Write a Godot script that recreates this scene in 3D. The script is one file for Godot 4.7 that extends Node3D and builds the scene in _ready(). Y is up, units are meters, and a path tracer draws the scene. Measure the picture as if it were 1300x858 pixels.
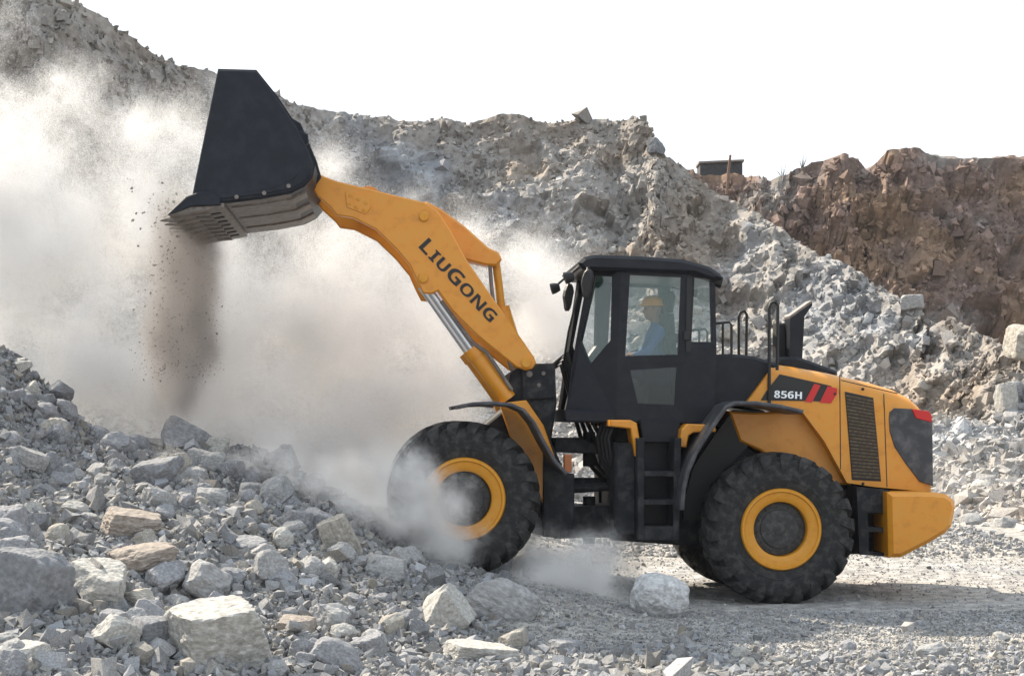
extends Node3D
# A wheel loader tipping rubble on a heap in a quarry, backlit by a hazy sun. Metres, y up.

class Geo:
	var v := PackedVector3Array()
	var n := PackedVector3Array()
	var xf := Transform3D()

	func t3(a0: Vector3, b0: Vector3, c0: Vector3, out: Vector3) -> void:
		var a := xf * a0
		var b := xf * b0
		var c := xf * c0
		var m := (b - a).cross(c - a)
		if m.length_squared() < 1e-16:
			return
		if m.dot(xf.basis * out) < 0.0:
			var s := b
			b = c
			c = s
			m = -m
		m = m.normalized()
		v.append(a); v.append(c); v.append(b)
		n.append(m); n.append(m); n.append(m)

	func q4(a: Vector3, b: Vector3, c: Vector3, d: Vector3, out: Vector3) -> void:
		t3(a, b, c, out)
		t3(a, c, d, out)

	func tn(a: Vector3, b: Vector3, c: Vector3, na: Vector3, nb: Vector3, nc: Vector3) -> void:
		var m := (b - a).cross(c - a)
		if m.length_squared() < 1e-16:
			return
		if m.dot(na + nb + nc) < 0.0:
			v.append(xf * a); v.append(xf * b); v.append(xf * c)
			n.append(xf.basis * na); n.append(xf.basis * nb); n.append(xf.basis * nc)
		else:
			v.append(xf * a); v.append(xf * c); v.append(xf * b)
			n.append(xf.basis * na); n.append(xf.basis * nc); n.append(xf.basis * nb)

	func inset(p: PackedVector2Array, b: float) -> PackedVector2Array:
		var r := PackedVector2Array()
		var k := p.size()
		for i in k:
			var e1 := (p[i] - p[(i + k - 1) % k]).normalized()
			var e2 := (p[(i + 1) % k] - p[i]).normalized()
			var n1 := Vector2(e1.y, -e1.x)
			var n2 := Vector2(e2.y, -e2.x)
			var d := (n1 + n2) / maxf(0.35, 1.0 + n1.dot(n2))
			r.append(p[i] - d * b)
		return r

	# a polygon in x and y, given depth from z0 to z1, with bevelled rims
	func prism(p0: PackedVector2Array, z0: float, z1: float, bev := 0.0) -> void:
		var p := p0.duplicate()
		var area := 0.0
		for i in p.size():
			area += p[i].cross(p[(i + 1) % p.size()])
		if area < 0.0:
			p.reverse()
		var q := inset(p, bev) if bev > 0.0 else p
		var idx := Geometry2D.triangulate_polygon(q)
		if idx.is_empty():
			q = p
			idx = Geometry2D.triangulate_polygon(q)
		for i in range(0, idx.size(), 3):
			var a := q[idx[i]]
			var b := q[idx[i + 1]]
			var c := q[idx[i + 2]]
			t3(Vector3(a.x, a.y, z1), Vector3(b.x, b.y, z1), Vector3(c.x, c.y, z1), Vector3(0, 0, 1))
			t3(Vector3(a.x, a.y, z0), Vector3(b.x, b.y, z0), Vector3(c.x, c.y, z0), Vector3(0, 0, -1))
		for i in p.size():
			var j := (i + 1) % p.size()
			var e := p[j] - p[i]
			var o := Vector3(e.y, -e.x, 0)
			q4(Vector3(p[i].x, p[i].y, z0 + bev), Vector3(p[j].x, p[j].y, z0 + bev), Vector3(p[j].x, p[j].y, z1 - bev), Vector3(p[i].x, p[i].y, z1 - bev), o)
			if bev > 0.0:
				q4(Vector3(p[i].x, p[i].y, z1 - bev), Vector3(p[j].x, p[j].y, z1 - bev), Vector3(q[j].x, q[j].y, z1), Vector3(q[i].x, q[i].y, z1), o.normalized() + Vector3(0, 0, 1))
				q4(Vector3(p[i].x, p[i].y, z0 + bev), Vector3(p[j].x, p[j].y, z0 + bev), Vector3(q[j].x, q[j].y, z0), Vector3(q[i].x, q[i].y, z0), o.normalized() - Vector3(0, 0, 1))

	func box(c: Vector3, s: Vector3, bev := 0.0) -> void:
		prism(PackedVector2Array([Vector2(c.x - s.x / 2, c.y - s.y / 2), Vector2(c.x + s.x / 2, c.y - s.y / 2), Vector2(c.x + s.x / 2, c.y + s.y / 2), Vector2(c.x - s.x / 2, c.y + s.y / 2)]), c.z - s.z / 2, c.z + s.z / 2, bev)

	# a bent sheet: a path in x and y, given thickness and depth
	func band(path: PackedVector2Array, th: float, z0: float, z1: float, bev := 0.0) -> void:
		var up := PackedVector2Array()
		var lo := PackedVector2Array()
		for i in path.size():
			var d := (path[mini(i + 1, path.size() - 1)] - path[maxi(i - 1, 0)]).normalized()
			var o := Vector2(-d.y, d.x) * th / 2
			up.append(path[i] + o)
			lo.append(path[i] - o)
		lo.reverse()
		up.append_array(lo)
		prism(up, z0, z1, bev)

	func tube(path: Array, r: float, sides := 10, r_end := -1.0) -> void:
		var k := path.size()
		var side := Vector3.ZERO
		var rings := []
		for i in k:
			var d: Vector3 = (path[mini(i + 1, k - 1)] - path[maxi(i - 1, 0)]).normalized()
			if side == Vector3.ZERO:
				side = d.cross(Vector3.UP if absf(d.y) < 0.9 else Vector3.RIGHT).normalized()
			side = (side - d * side.dot(d)).normalized()
			var w := d.cross(side)
			var rr := r if r_end < 0.0 else lerpf(r, r_end, float(i) / (k - 1))
			var ring := []
			for j in sides:
				var a := TAU * j / sides
				var o := side * cos(a) + w * sin(a)
				ring.append([path[i] + o * rr, o])
			rings.append(ring)
		for i in k - 1:
			for j in sides:
				var j2 := (j + 1) % sides
				var a: Array = rings[i][j]
				var b: Array = rings[i][j2]
				var c: Array = rings[i + 1][j2]
				var d: Array = rings[i + 1][j]
				tn(a[0], b[0], c[0], a[1], b[1], c[1])
				tn(a[0], c[0], d[0], a[1], c[1], d[1])
		for e in 2:
			var i := 0 if e == 0 else k - 1
			var out: Vector3 = (path[0] - path[1]) if e == 0 else (path[k - 1] - path[k - 2])
			for j in range(1, sides - 1):
				t3(rings[i][0][0], rings[i][j][0], rings[i][j + 1][0], out)

	# a profile of (z, radius) turned round the z axis through c; sharp between profile edges that bend more than about 35 degrees
	func lathe(c: Vector3, prof: PackedVector2Array, seg := 48) -> void:
		for i in prof.size() - 1:
			var e := prof[i + 1] - prof[i]
			if e.length() < 1e-6:
				continue
			var nm := Vector2(-e.y, e.x).normalized()
			var na := nm
			var nb := nm
			if i > 0:
				var e0 := prof[i] - prof[i - 1]
				var n0 := Vector2(-e0.y, e0.x).normalized()
				if n0.dot(nm) > 0.8:
					na = (n0 + nm).normalized()
			if i < prof.size() - 2:
				var e1 := prof[i + 2] - prof[i + 1]
				var n1 := Vector2(-e1.y, e1.x).normalized()
				if n1.dot(nm) > 0.8:
					nb = (n1 + nm).normalized()
			for j in seg:
				var a0 := TAU * j / seg
				var a1 := TAU * (j + 1) / seg
				var d0 := Vector3(cos(a0), sin(a0), 0)
				var d1 := Vector3(cos(a1), sin(a1), 0)
				var z := Vector3(0, 0, 1)
				var p00 := c + d0 * prof[i].y + z * prof[i].x
				var p01 := c + d1 * prof[i].y + z * prof[i].x
				var p10 := c + d0 * prof[i + 1].y + z * prof[i + 1].x
				var p11 := c + d1 * prof[i + 1].y + z * prof[i + 1].x
				var n00 := d0 * na.y + z * na.x
				var n01 := d1 * na.y + z * na.x
				var n10 := d0 * nb.y + z * nb.x
				var n11 := d1 * nb.y + z * nb.x
				tn(p00, p01, p11, n00, n01, n11)
				tn(p00, p11, p10, n00, n11, n10)

	# a panel with an opening: two loops of as many points
	func ring(outer: Array, inner: Array, th: float, out: Vector3) -> void:
		var nm := Vector3.ZERO
		for i in outer.size():
			nm += (outer[i] as Vector3).cross(outer[(i + 1) % outer.size()])
		nm = nm.normalized()
		if nm.dot(out) < 0.0:
			nm = -nm
		var mid := Vector3.ZERO
		for p in outer:
			mid += p / outer.size()
		var b := nm * -th
		for i in outer.size():
			var j := (i + 1) % outer.size()
			q4(outer[i], outer[j], inner[j], inner[i], nm)
			q4(outer[i] + b, outer[j] + b, inner[j] + b, inner[i] + b, -nm)
			q4(inner[i], inner[j], inner[j] + b, inner[i] + b, mid - (inner[i] + inner[j]) / 2)
			q4(outer[i], outer[j], outer[j] + b, outer[i] + b, (outer[i] + outer[j]) / 2 - mid)

	# a flat sheet of a few corners, given thickness inwards
	func pane(loop: Array, th: float, out: Vector3, back := 0.0) -> void:
		var nm := Vector3.ZERO
		for i in loop.size():
			nm += (loop[i] as Vector3).cross(loop[(i + 1) % loop.size()])
		nm = nm.normalized()
		if nm.dot(out) < 0.0:
			nm = -nm
		var mid := Vector3.ZERO
		for p in loop:
			mid += p / loop.size()
		var f := nm * -back
		var b := nm * (-th - back)
		for i in loop.size():
			var j := (i + 1) % loop.size()
			t3(mid + f, loop[i] + f, loop[j] + f, nm)
			t3(mid + b, loop[i] + b, loop[j] + b, -nm)
			q4(loop[i] + f, loop[j] + f, loop[j] + b, loop[i] + b, (loop[i] + loop[j]) / 2 - mid)

	func text(s: String, size: float, at: Transform3D, stretch := 1.0) -> float:
		var f := SystemFont.new()
		f.font_names = PackedStringArray(["Droid Sans"])
		f.font_weight = 800
		var t := TextMesh.new()
		t.font = f
		t.text = s
		t.font_size = 72
		t.pixel_size = size / 52.0
		t.depth = 0.006
		t.curve_step = 2.0
		t.horizontal_alignment = HORIZONTAL_ALIGNMENT_LEFT
		t.vertical_alignment = VERTICAL_ALIGNMENT_BOTTOM
		var a := t.get_mesh_arrays()
		var vs: PackedVector3Array = a[Mesh.ARRAY_VERTEX]
		var ns: PackedVector3Array = a[Mesh.ARRAY_NORMAL]
		var ix: PackedInt32Array = a[Mesh.ARRAY_INDEX]
		var lo := Vector3(1e9, 1e9, 1e9)
		var hi := -lo
		for p in vs:
			lo = lo.min(p)
			hi = hi.max(p)
		for i in ix:
			var p := vs[i] - Vector3(lo.x, lo.y, 0)
			v.append(at * Vector3(p.x * stretch, p.y, p.z))
			n.append((at.basis * ns[i]).normalized())
		return (hi.x - lo.x) * stretch

	func mesh() -> ArrayMesh:
		var m := ArrayMesh.new()
		var a := []
		a.resize(Mesh.ARRAY_MAX)
		a[Mesh.ARRAY_VERTEX] = v
		a[Mesh.ARRAY_NORMAL] = n
		m.add_surface_from_arrays(Mesh.PRIMITIVE_TRIANGLES, a)
		return m

var rng := RandomNumberGenerator.new()
var M := {}
var nz_a := FastNoiseLite.new()
var nz_b := FastNoiseLite.new()
var nz_c := FastNoiseLite.new()
var nz_cell := FastNoiseLite.new()
var used := {}

func numbered(called: String) -> String:
	var k: int = used.get(called, -1) + 1
	used[called] = k
	return called if k == 0 else "%s_%03d" % [called, k]

func tag(o: Node, label: String, category: String, group := "", kind := "") -> void:
	if label: o.set_meta("label", label)
	if category: o.set_meta("category", category)
	if group: o.set_meta("group", group)
	if kind: o.set_meta("kind", kind)

func obj(parent: Node, called: String, mesh: Mesh, mat: Material) -> MeshInstance3D:
	var o := MeshInstance3D.new()
	o.name = numbered(called) if parent == self else called
	o.mesh = mesh
	o.material_override = mat
	parent.add_child(o, true)
	return o

func put(parent: Node, called: String, g: Geo, mat: Material) -> MeshInstance3D:
	return obj(parent, called, g.mesh(), mat)

func thing(called: String, at: Vector3, label: String, category: String, group := "") -> Node3D:
	var o := Node3D.new()
	o.name = numbered(called)
	add_child(o)
	o.position = at
	tag(o, label, category, group)
	return o

func holder(parent: Node, called: String) -> Node3D:
	var o := Node3D.new()
	o.name = called
	parent.add_child(o, true)
	return o

# ------------------------------------------------------------ materials
func noise_tex(freq: float, oct: int, lo: float, hi: float, sd: int, size := 512, normal := false, strength := 4.0) -> NoiseTexture2D:
	var f := FastNoiseLite.new()
	f.seed = sd
	f.noise_type = FastNoiseLite.TYPE_SIMPLEX_SMOOTH
	f.frequency = freq
	f.fractal_octaves = oct
	f.fractal_gain = 0.6
	var t := NoiseTexture2D.new()
	t.width = size
	t.height = size
	t.seamless = true
	t.noise = f
	t.as_normal_map = normal
	t.bump_strength = strength
	if not normal:
		var g := Gradient.new()
		g.set_color(0, Color(lo, lo, lo))
		g.set_color(1, Color(hi, hi, hi))
		t.color_ramp = g
	return t

func mat(c: Color, rough := 0.8, metal := 0.0) -> StandardMaterial3D:
	var m := StandardMaterial3D.new()
	m.albedo_color = c
	m.roughness = rough
	m.metallic = metal
	return m

# blotches of pale settled quarry dust over a painted or rubber surface
func dusty(c: Color, rough: float, dust: float, scale := 0.8, metal := 0.0) -> StandardMaterial3D:
	var m := mat(Color.WHITE, rough, metal)
	var f := FastNoiseLite.new()
	f.seed = int(c.r * 900 + c.g * 77 + c.b * 1300)
	f.noise_type = FastNoiseLite.TYPE_SIMPLEX_SMOOTH
	f.frequency = 0.011
	f.fractal_octaves = 6
	f.fractal_gain = 0.62
	var t := NoiseTexture2D.new()
	t.width = 512
	t.height = 512
	t.seamless = true
	t.noise = f
	var g := Gradient.new()
	var grey := Color(0.66, 0.63, 0.59)
	g.offsets = PackedFloat32Array([0.0, 0.42, 0.62, 1.0])
	g.colors = PackedColorArray([c.darkened(0.10), c, c.lerp(grey, dust * 0.45), c.lerp(grey, dust)])
	t.color_ramp = g
	m.albedo_texture = t
	m.uv1_triplanar = true
	m.uv1_scale = Vector3.ONE * scale
	return m

func rock_mat(scale: float, world := false) -> StandardMaterial3D:
	var m := mat(Color.WHITE, 0.95)
	m.metallic_specular = 0.25
	m.vertex_color_use_as_albedo = true
	m.albedo_texture = M.tex_rock
	m.normal_enabled = true
	m.normal_texture = M.tex_rock_n
	m.normal_scale = 0.9
	m.uv1_triplanar = true
	m.uv1_world_triplanar = world
	m.uv1_scale = Vector3.ONE * scale
	return m

func materials() -> void:
	M.tex_rock = noise_tex(0.012, 6, 0.60, 1.0, 3)
	M.tex_rock_n = noise_tex(0.02, 6, 0, 1, 5, 512, true, 9.0)
	M.rock = rock_mat(0.9)
	M.rock_far = rock_mat(0.35, true)
	M.ground = rock_mat(0.55, true)
	var tints := [Color(0.40, 0.40, 0.415), Color(0.33, 0.335, 0.35), Color(0.47, 0.465, 0.46), Color(0.52, 0.485, 0.43), Color(0.60, 0.58, 0.54), Color(0.27, 0.275, 0.29), Color(0.46, 0.40, 0.35), Color(0.74, 0.735, 0.73)]
	for i in tints.size():
		var m := rock_mat(0.8)
		m.vertex_color_use_as_albedo = false
		m.albedo_color = tints[i].linear_to_srgb()
		M["stone%d" % i] = m
	M.yellow = dusty(Color(0.79, 0.51, 0.06), 0.42, 0.17)
	M.yellow.clearcoat_enabled = true
	M.yellow.clearcoat = 0.25
	M.yellow.clearcoat_roughness = 0.3
	M.rim = dusty(Color(0.77, 0.515, 0.08), 0.5, 0.2, 1.6)
	M.black = dusty(Color(0.10, 0.108, 0.135), 0.40, 0.07)
	M.bucket = dusty(Color(0.088, 0.105, 0.14), 0.5, 0.09, 0.6)
	M.bucket.metallic_specular = 0.35
	M.black.metallic_specular = 0.32
	M.steel = dusty(Color(0.40, 0.375, 0.36), 0.6, 0.6, 1.5)
	M.frame = dusty(Color(0.12, 0.125, 0.14), 0.6, 0.25)
	M.frame.metallic_specular = 0.3
	M.fender = dusty(Color(0.18, 0.185, 0.205), 0.55, 0.35)
	M.tyre = dusty(Color(0.10, 0.10, 0.105), 0.85, 0.32, 1.4)
	M.hub = dusty(Color(0.16, 0.16, 0.165), 0.65, 0.3, 2.0)
	M.hose = mat(Color(0.06, 0.06, 0.065), 0.6)
	M.chrome = mat(Color(0.78, 0.80, 0.83), 0.28, 0.85)
	M.decal_black = mat(Color(0.045, 0.045, 0.05), 0.5)
	M.decal_white = mat(Color(0.88, 0.89, 0.9), 0.5)
	M.red = mat(Color(0.72, 0.06, 0.05), 0.35)
	M.orange = mat(Color(0.62, 0.36, 0.18), 0.5)
	M.grille = dusty(Color(0.27, 0.21, 0.13), 0.7, 0.3, 3.0)
	M.glass = mat(Color(0.30, 0.48, 0.44, 0.13), 0.03)
	M.glass.transparency = BaseMaterial3D.TRANSPARENCY_ALPHA
	M.glass_low = mat(Color(0.10, 0.16, 0.17, 0.6), 0.06)
	M.glass_low.transparency = BaseMaterial3D.TRANSPARENCY_ALPHA
	M.seat = mat(Color(0.08, 0.085, 0.09), 0.85)
	M.hat = mat(Color(0.95, 0.68, 0.10), 0.35)
	M.person = mat(Color.WHITE, 0.85)
	M.person.vertex_color_use_as_albedo = true
	for e in [["dust", Color(0.975, 0.965, 0.955)], ["brown_dust", Color(0.52, 0.465, 0.435)]]:
		var m := mat(e[1], 1.0)
		m.specular_mode = BaseMaterial3D.SPECULAR_DISABLED
		m.backlight_enabled = true
		m.backlight = Color(1, 1, 1)
		M[e[0]] = m
	M.wood = mat(Color(0.42, 0.33, 0.27), 0.9)
	M.shed = dusty(Color(0.17, 0.17, 0.18), 0.8, 0.2)
	M.twig = mat(Color(0.24, 0.22, 0.17), 0.9)

# ------------------------------------------------------------ rocks and terrain
var ico_cache := {}

func ico(level: int) -> Array:
	if ico_cache.has(level):
		return ico_cache[level]
	var vs := []
	var fs := []
	if level == 0:
		var p := (1.0 + sqrt(5.0)) / 2.0
		for c in [[-1, p, 0], [1, p, 0], [-1, -p, 0], [1, -p, 0], [0, -1, p], [0, 1, p], [0, -1, -p], [0, 1, -p], [p, 0, -1], [p, 0, 1], [-p, 0, -1], [-p, 0, 1]]:
			vs.append(Vector3(c[0], c[1], c[2]).normalized())
		fs = [[0, 11, 5], [0, 5, 1], [0, 1, 7], [0, 7, 10], [0, 10, 11], [1, 5, 9], [5, 11, 4], [11, 10, 2], [10, 7, 6], [7, 1, 8], [3, 9, 4], [3, 4, 2], [3, 2, 6], [3, 6, 8], [3, 8, 9], [4, 9, 5], [2, 4, 11], [6, 2, 10], [8, 6, 7], [9, 8, 1]]
	else:
		var lower: Array = ico(level - 1)
		vs = lower[0].duplicate()
		var mids := {}
		for f in lower[1]:
			var m := []
			for k in 3:
				var a: int = f[k]
				var b: int = f[(k + 1) % 3]
				var key := Vector2i(mini(a, b), maxi(a, b))
				if not mids.has(key):
					mids[key] = vs.size()
					vs.append(((vs[a] + vs[b]) as Vector3).normalized())
				m.append(mids[key])
			fs.append([f[0], m[0], m[2]])
			fs.append([f[1], m[1], m[0]])
			fs.append([f[2], m[2], m[1]])
			fs.append([m[0], m[1], m[2]])
	ico_cache[level] = [vs, fs]
	return ico_cache[level]

# an angular stone: a ball cut by planes, with chipped and rough faces
func stone(sd: int, level: int, planes: int, rough: float, roundness := 0.0, box_like := 0.0) -> ArrayMesh:
	var r := RandomNumberGenerator.new()
	r.seed = sd
	var ns := []
	for i in planes:
		var d := Vector3(r.randfn(), r.randfn(), r.randfn()).normalized()
		ns.append([d, r.randf_range(0.52, 0.95)])
	if box_like > 0.0:
		var q := Basis.from_euler(Vector3(r.randf_range(-0.2, 0.2), r.randf() * TAU, r.randf_range(-0.2, 0.2)))
		for a in [q.x, -q.x, q.y, -q.y, q.z, -q.z]:
			ns.append([(a as Vector3).rotated(Vector3(r.randfn(), r.randfn(), r.randfn()).normalized(), r.randf_range(0.0, 0.22)), r.randf_range(0.55, 0.78)])
	var f := FastNoiseLite.new()
	f.seed = sd
	f.frequency = 1.1
	f.fractal_octaves = 4
	f.fractal_gain = 0.55
	var ball: Array = ico(level)
	var pts := PackedVector3Array()
	for d in ball[0]:
		var rad := 1.0
		for p in ns:
			var c: float = (d as Vector3).dot(p[0])
			if c > 0.05:
				rad = minf(rad, p[1] / c)
		rad = lerpf(rad, 0.85, roundness)
		rad *= 1.0 + rough * f.get_noise_3dv(d * 1.6)
		pts.append(d * rad)
	var g := Geo.new()
	for t in ball[1]:
		var a := pts[t[0]]
		var b := pts[t[1]]
		var c := pts[t[2]]
		g.t3(a, b, c, a + b + c)
	return g.mesh()

# a small sharp fragment: a block with its corners knocked about
func shard(sd: int) -> ArrayMesh:
	var r := RandomNumberGenerator.new()
	r.seed = sd
	var g := Geo.new()
	var c := []
	for k in 8:
		var p := Vector3((k & 1) * 2 - 1, ((k >> 1) & 1) * 2 - 1, (k >> 2) * 2 - 1) * 0.62
		p += Vector3(r.randf_range(-0.34, 0.34), r.randf_range(-0.34, 0.34), r.randf_range(-0.34, 0.34))
		if r.randf() < 0.3:
			p *= 0.55
		c.append(p)
	for f in [[0, 1, 3, 2], [4, 5, 7, 6], [0, 1, 5, 4], [2, 3, 7, 6], [0, 2, 6, 4], [1, 3, 7, 5]]:
		var mid: Vector3 = (c[f[0]] + c[f[1]] + c[f[2]] + c[f[3]]) / 4
		mid *= r.randf_range(0.95, 1.2)
		for k in 4:
			g.t3(mid, c[f[k]], c[f[(k + 1) % 4]], mid + c[f[k]] + c[f[(k + 1) % 4]])
	return g.mesh()

func lerp_table(t: Array, x: float) -> float:
	if x <= t[0].x:
		return t[0].y
	for i in t.size() - 1:
		if x <= t[i + 1].x:
			return lerpf(t[i].y, t[i + 1].y, (x - t[i].x) / (t[i + 1].x - t[i].x))
	return t[-1].y

func sst(a: float, b: float, x: float) -> float:
	var t := clampf((x - a) / (b - a), 0.0, 1.0)
	return t * t * (3.0 - 2.0 * t)

const CREST := [Vector2(-16, 5.2), Vector2(-12, 4.6), Vector2(-9, 4), Vector2(-7, 3.3), Vector2(-5.58, 2.62), Vector2(-5.06, 2.2), Vector2(-4.46, 1.74), Vector2(-3.86, 1.72), Vector2(-3.35, 1.64), Vector2(-2.75, 1.45), Vector2(-1.89, 1.17), Vector2(-1.12, 0.76), Vector2(-0.43, 0.44), Vector2(0.6, 0.08), Vector2(2, -0.3)]
const FOOT := [Vector2(-16, 11), Vector2(-9, 9.5), Vector2(-6, 8.6), Vector2(-3, 7.4), Vector2(-1, 5.4), Vector2(0.4, 4), Vector2(2, 2.6)]

func heap_h(x: float, z: float) -> float:
	var c := lerp_table(CREST, x)
	var zc := -1.2 + 0.9 * sst(-3.0, -0.5, x)
	var zf := lerp_table(FOOT, x)
	var bump := 0.16 * nz_a.get_noise_2d(x * 1.1, z * 1.1) + 0.07 * nz_b.get_noise_2d(x * 3.0, z * 3.0)
	bump *= clampf(c * 0.8, 0.0, 1.0)
	if z >= zc:
		return c * pow(maxf(0.0, 1.0 - (z - zc) / (zf - zc)), 1.12) - 0.04 + bump
	return c - 0.55 * (zc - z) + bump

func floor_h(x: float, z: float) -> float:
	var h := 0.30 * sst(2.0, -0.4, x) * sst(4.5, 1.2, z)
	if absf(x) < 25.0 and z > -40.0:
		h += 0.035 * nz_a.get_noise_2d(x * 0.7, z * 0.7) + 0.014 * nz_b.get_noise_2d(x * 3.0, z * 3.0)
	return h

func land_h(x: float, z: float) -> float:
	return maxf(floor_h(x, z), heap_h(x, z)) if z > -8.0 and x < 2.0 else floor_h(x, z)

func flat_mesh(pts: PackedVector3Array, cols: PackedColorArray, nx: int, ny: int, smooth := false) -> ArrayMesh:
	var m := ArrayMesh.new()
	var a := []
	a.resize(Mesh.ARRAY_MAX)
	if smooth:
		var nn := PackedVector3Array()
		nn.resize(pts.size())
		var ix := PackedInt32Array()
		for j in ny - 1:
			for i in nx - 1:
				var p := j * nx + i
				for t in [[p, p + 1, p + nx + 1], [p, p + nx + 1, p + nx]]:
					var cr := (pts[t[1]] - pts[t[0]]).cross(pts[t[2]] - pts[t[0]])
					if cr.y < 0.0:
						cr = -cr
						ix.append(t[0]); ix.append(t[1]); ix.append(t[2])
					else:
						ix.append(t[0]); ix.append(t[2]); ix.append(t[1])
					nn[t[0]] += cr; nn[t[1]] += cr; nn[t[2]] += cr
		for i in nn.size():
			nn[i] = nn[i].normalized()
		a[Mesh.ARRAY_VERTEX] = pts
		a[Mesh.ARRAY_NORMAL] = nn
		a[Mesh.ARRAY_COLOR] = cols
		a[Mesh.ARRAY_INDEX] = ix
	else:
		var vv := PackedVector3Array()
		var nn := PackedVector3Array()
		var cc := PackedColorArray()
		for j in ny - 1:
			for i in nx - 1:
				var p := j * nx + i
				for t in [[p, p + 1, p + nx + 1], [p, p + nx + 1, p + nx]]:
					var k0: int = t[0]
					var k1: int = t[1]
					var k2: int = t[2]
					var cr := (pts[k1] - pts[k0]).cross(pts[k2] - pts[k0]).normalized()
					vv.append(pts[k0]); vv.append(pts[k2]); vv.append(pts[k1])
					cc.append(cols[k0]); cc.append(cols[k2]); cc.append(cols[k1])
					nn.append(cr); nn.append(cr); nn.append(cr)
		a[Mesh.ARRAY_VERTEX] = vv
		a[Mesh.ARRAY_NORMAL] = nn
		a[Mesh.ARRAY_COLOR] = cc
	m.add_surface_from_arrays(Mesh.PRIMITIVE_TRIANGLES, a)
	return m

func grey(v: float, warm: float) -> Color:
	return Color(v * (1.0 + 0.10 * warm), v * (1.0 + 0.015 * warm), v * (1.02 - 0.13 * warm))

func ground_color(x: float, z: float) -> Color:
	var w := 0.5 + 0.5 * nz_b.get_noise_2d(x * 0.5 + 40.0, z * 0.5)
	return grey(0.47 + 0.10 * nz_a.get_noise_2d(x * 2.0, z * 2.0 + 9.0), w)

func build_ground() -> void:
	var xs := []
	var x := -400.0
	while x < 401.0:
		xs.append(x)
		x += 0.12 if absf(x + 0.5) < 8.5 else (0.5 if absf(x) < 30.0 else 25.0)
	var zs := []
	var z := -500.0
	while z < 120.0:
		zs.append(z)
		z += 25.0 if z < -60.0 else (0.8 if z < -16.0 else (0.12 if z < 8.0 else (0.6 if z < 20.0 else 20.0)))
	var pts := PackedVector3Array()
	var cols := PackedColorArray()
	for zz in zs:
		for xx in xs:
			pts.append(Vector3(xx, floor_h(xx, zz), zz))
			cols.append(ground_color(xx, zz))
	tag(obj(self, "ground", flat_mesh(pts, cols, xs.size(), zs.size(), true), M.ground), "pale grey crushed-rock quarry floor under the loader", "", "", "structure")

func build_heap() -> void:
	var nx := 150
	var ny := 120
	var pts := PackedVector3Array()
	var cols := PackedColorArray()
	for j in ny:
		for i in nx:
			var x := lerpf(-16.0, 2.4, float(i) / (nx - 1))
			var z := lerpf(-8.0, 11.5, float(j) / (ny - 1))
			var h := heap_h(x, z)
			if h < floor_h(x, z):
				h = maxf(h, floor_h(x, z) - 0.25)
			pts.append(Vector3(x, h, z))
			cols.append(grey(0.27 + 0.05 * nz_b.get_noise_2d(x * 2.0, z * 2.0), 0.1))
	tag(obj(self, "rubble_slope", flat_mesh(pts, cols, nx, ny, true), M.ground), "loose grey slope of the rubble heap on the left", "", "", "structure")

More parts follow.
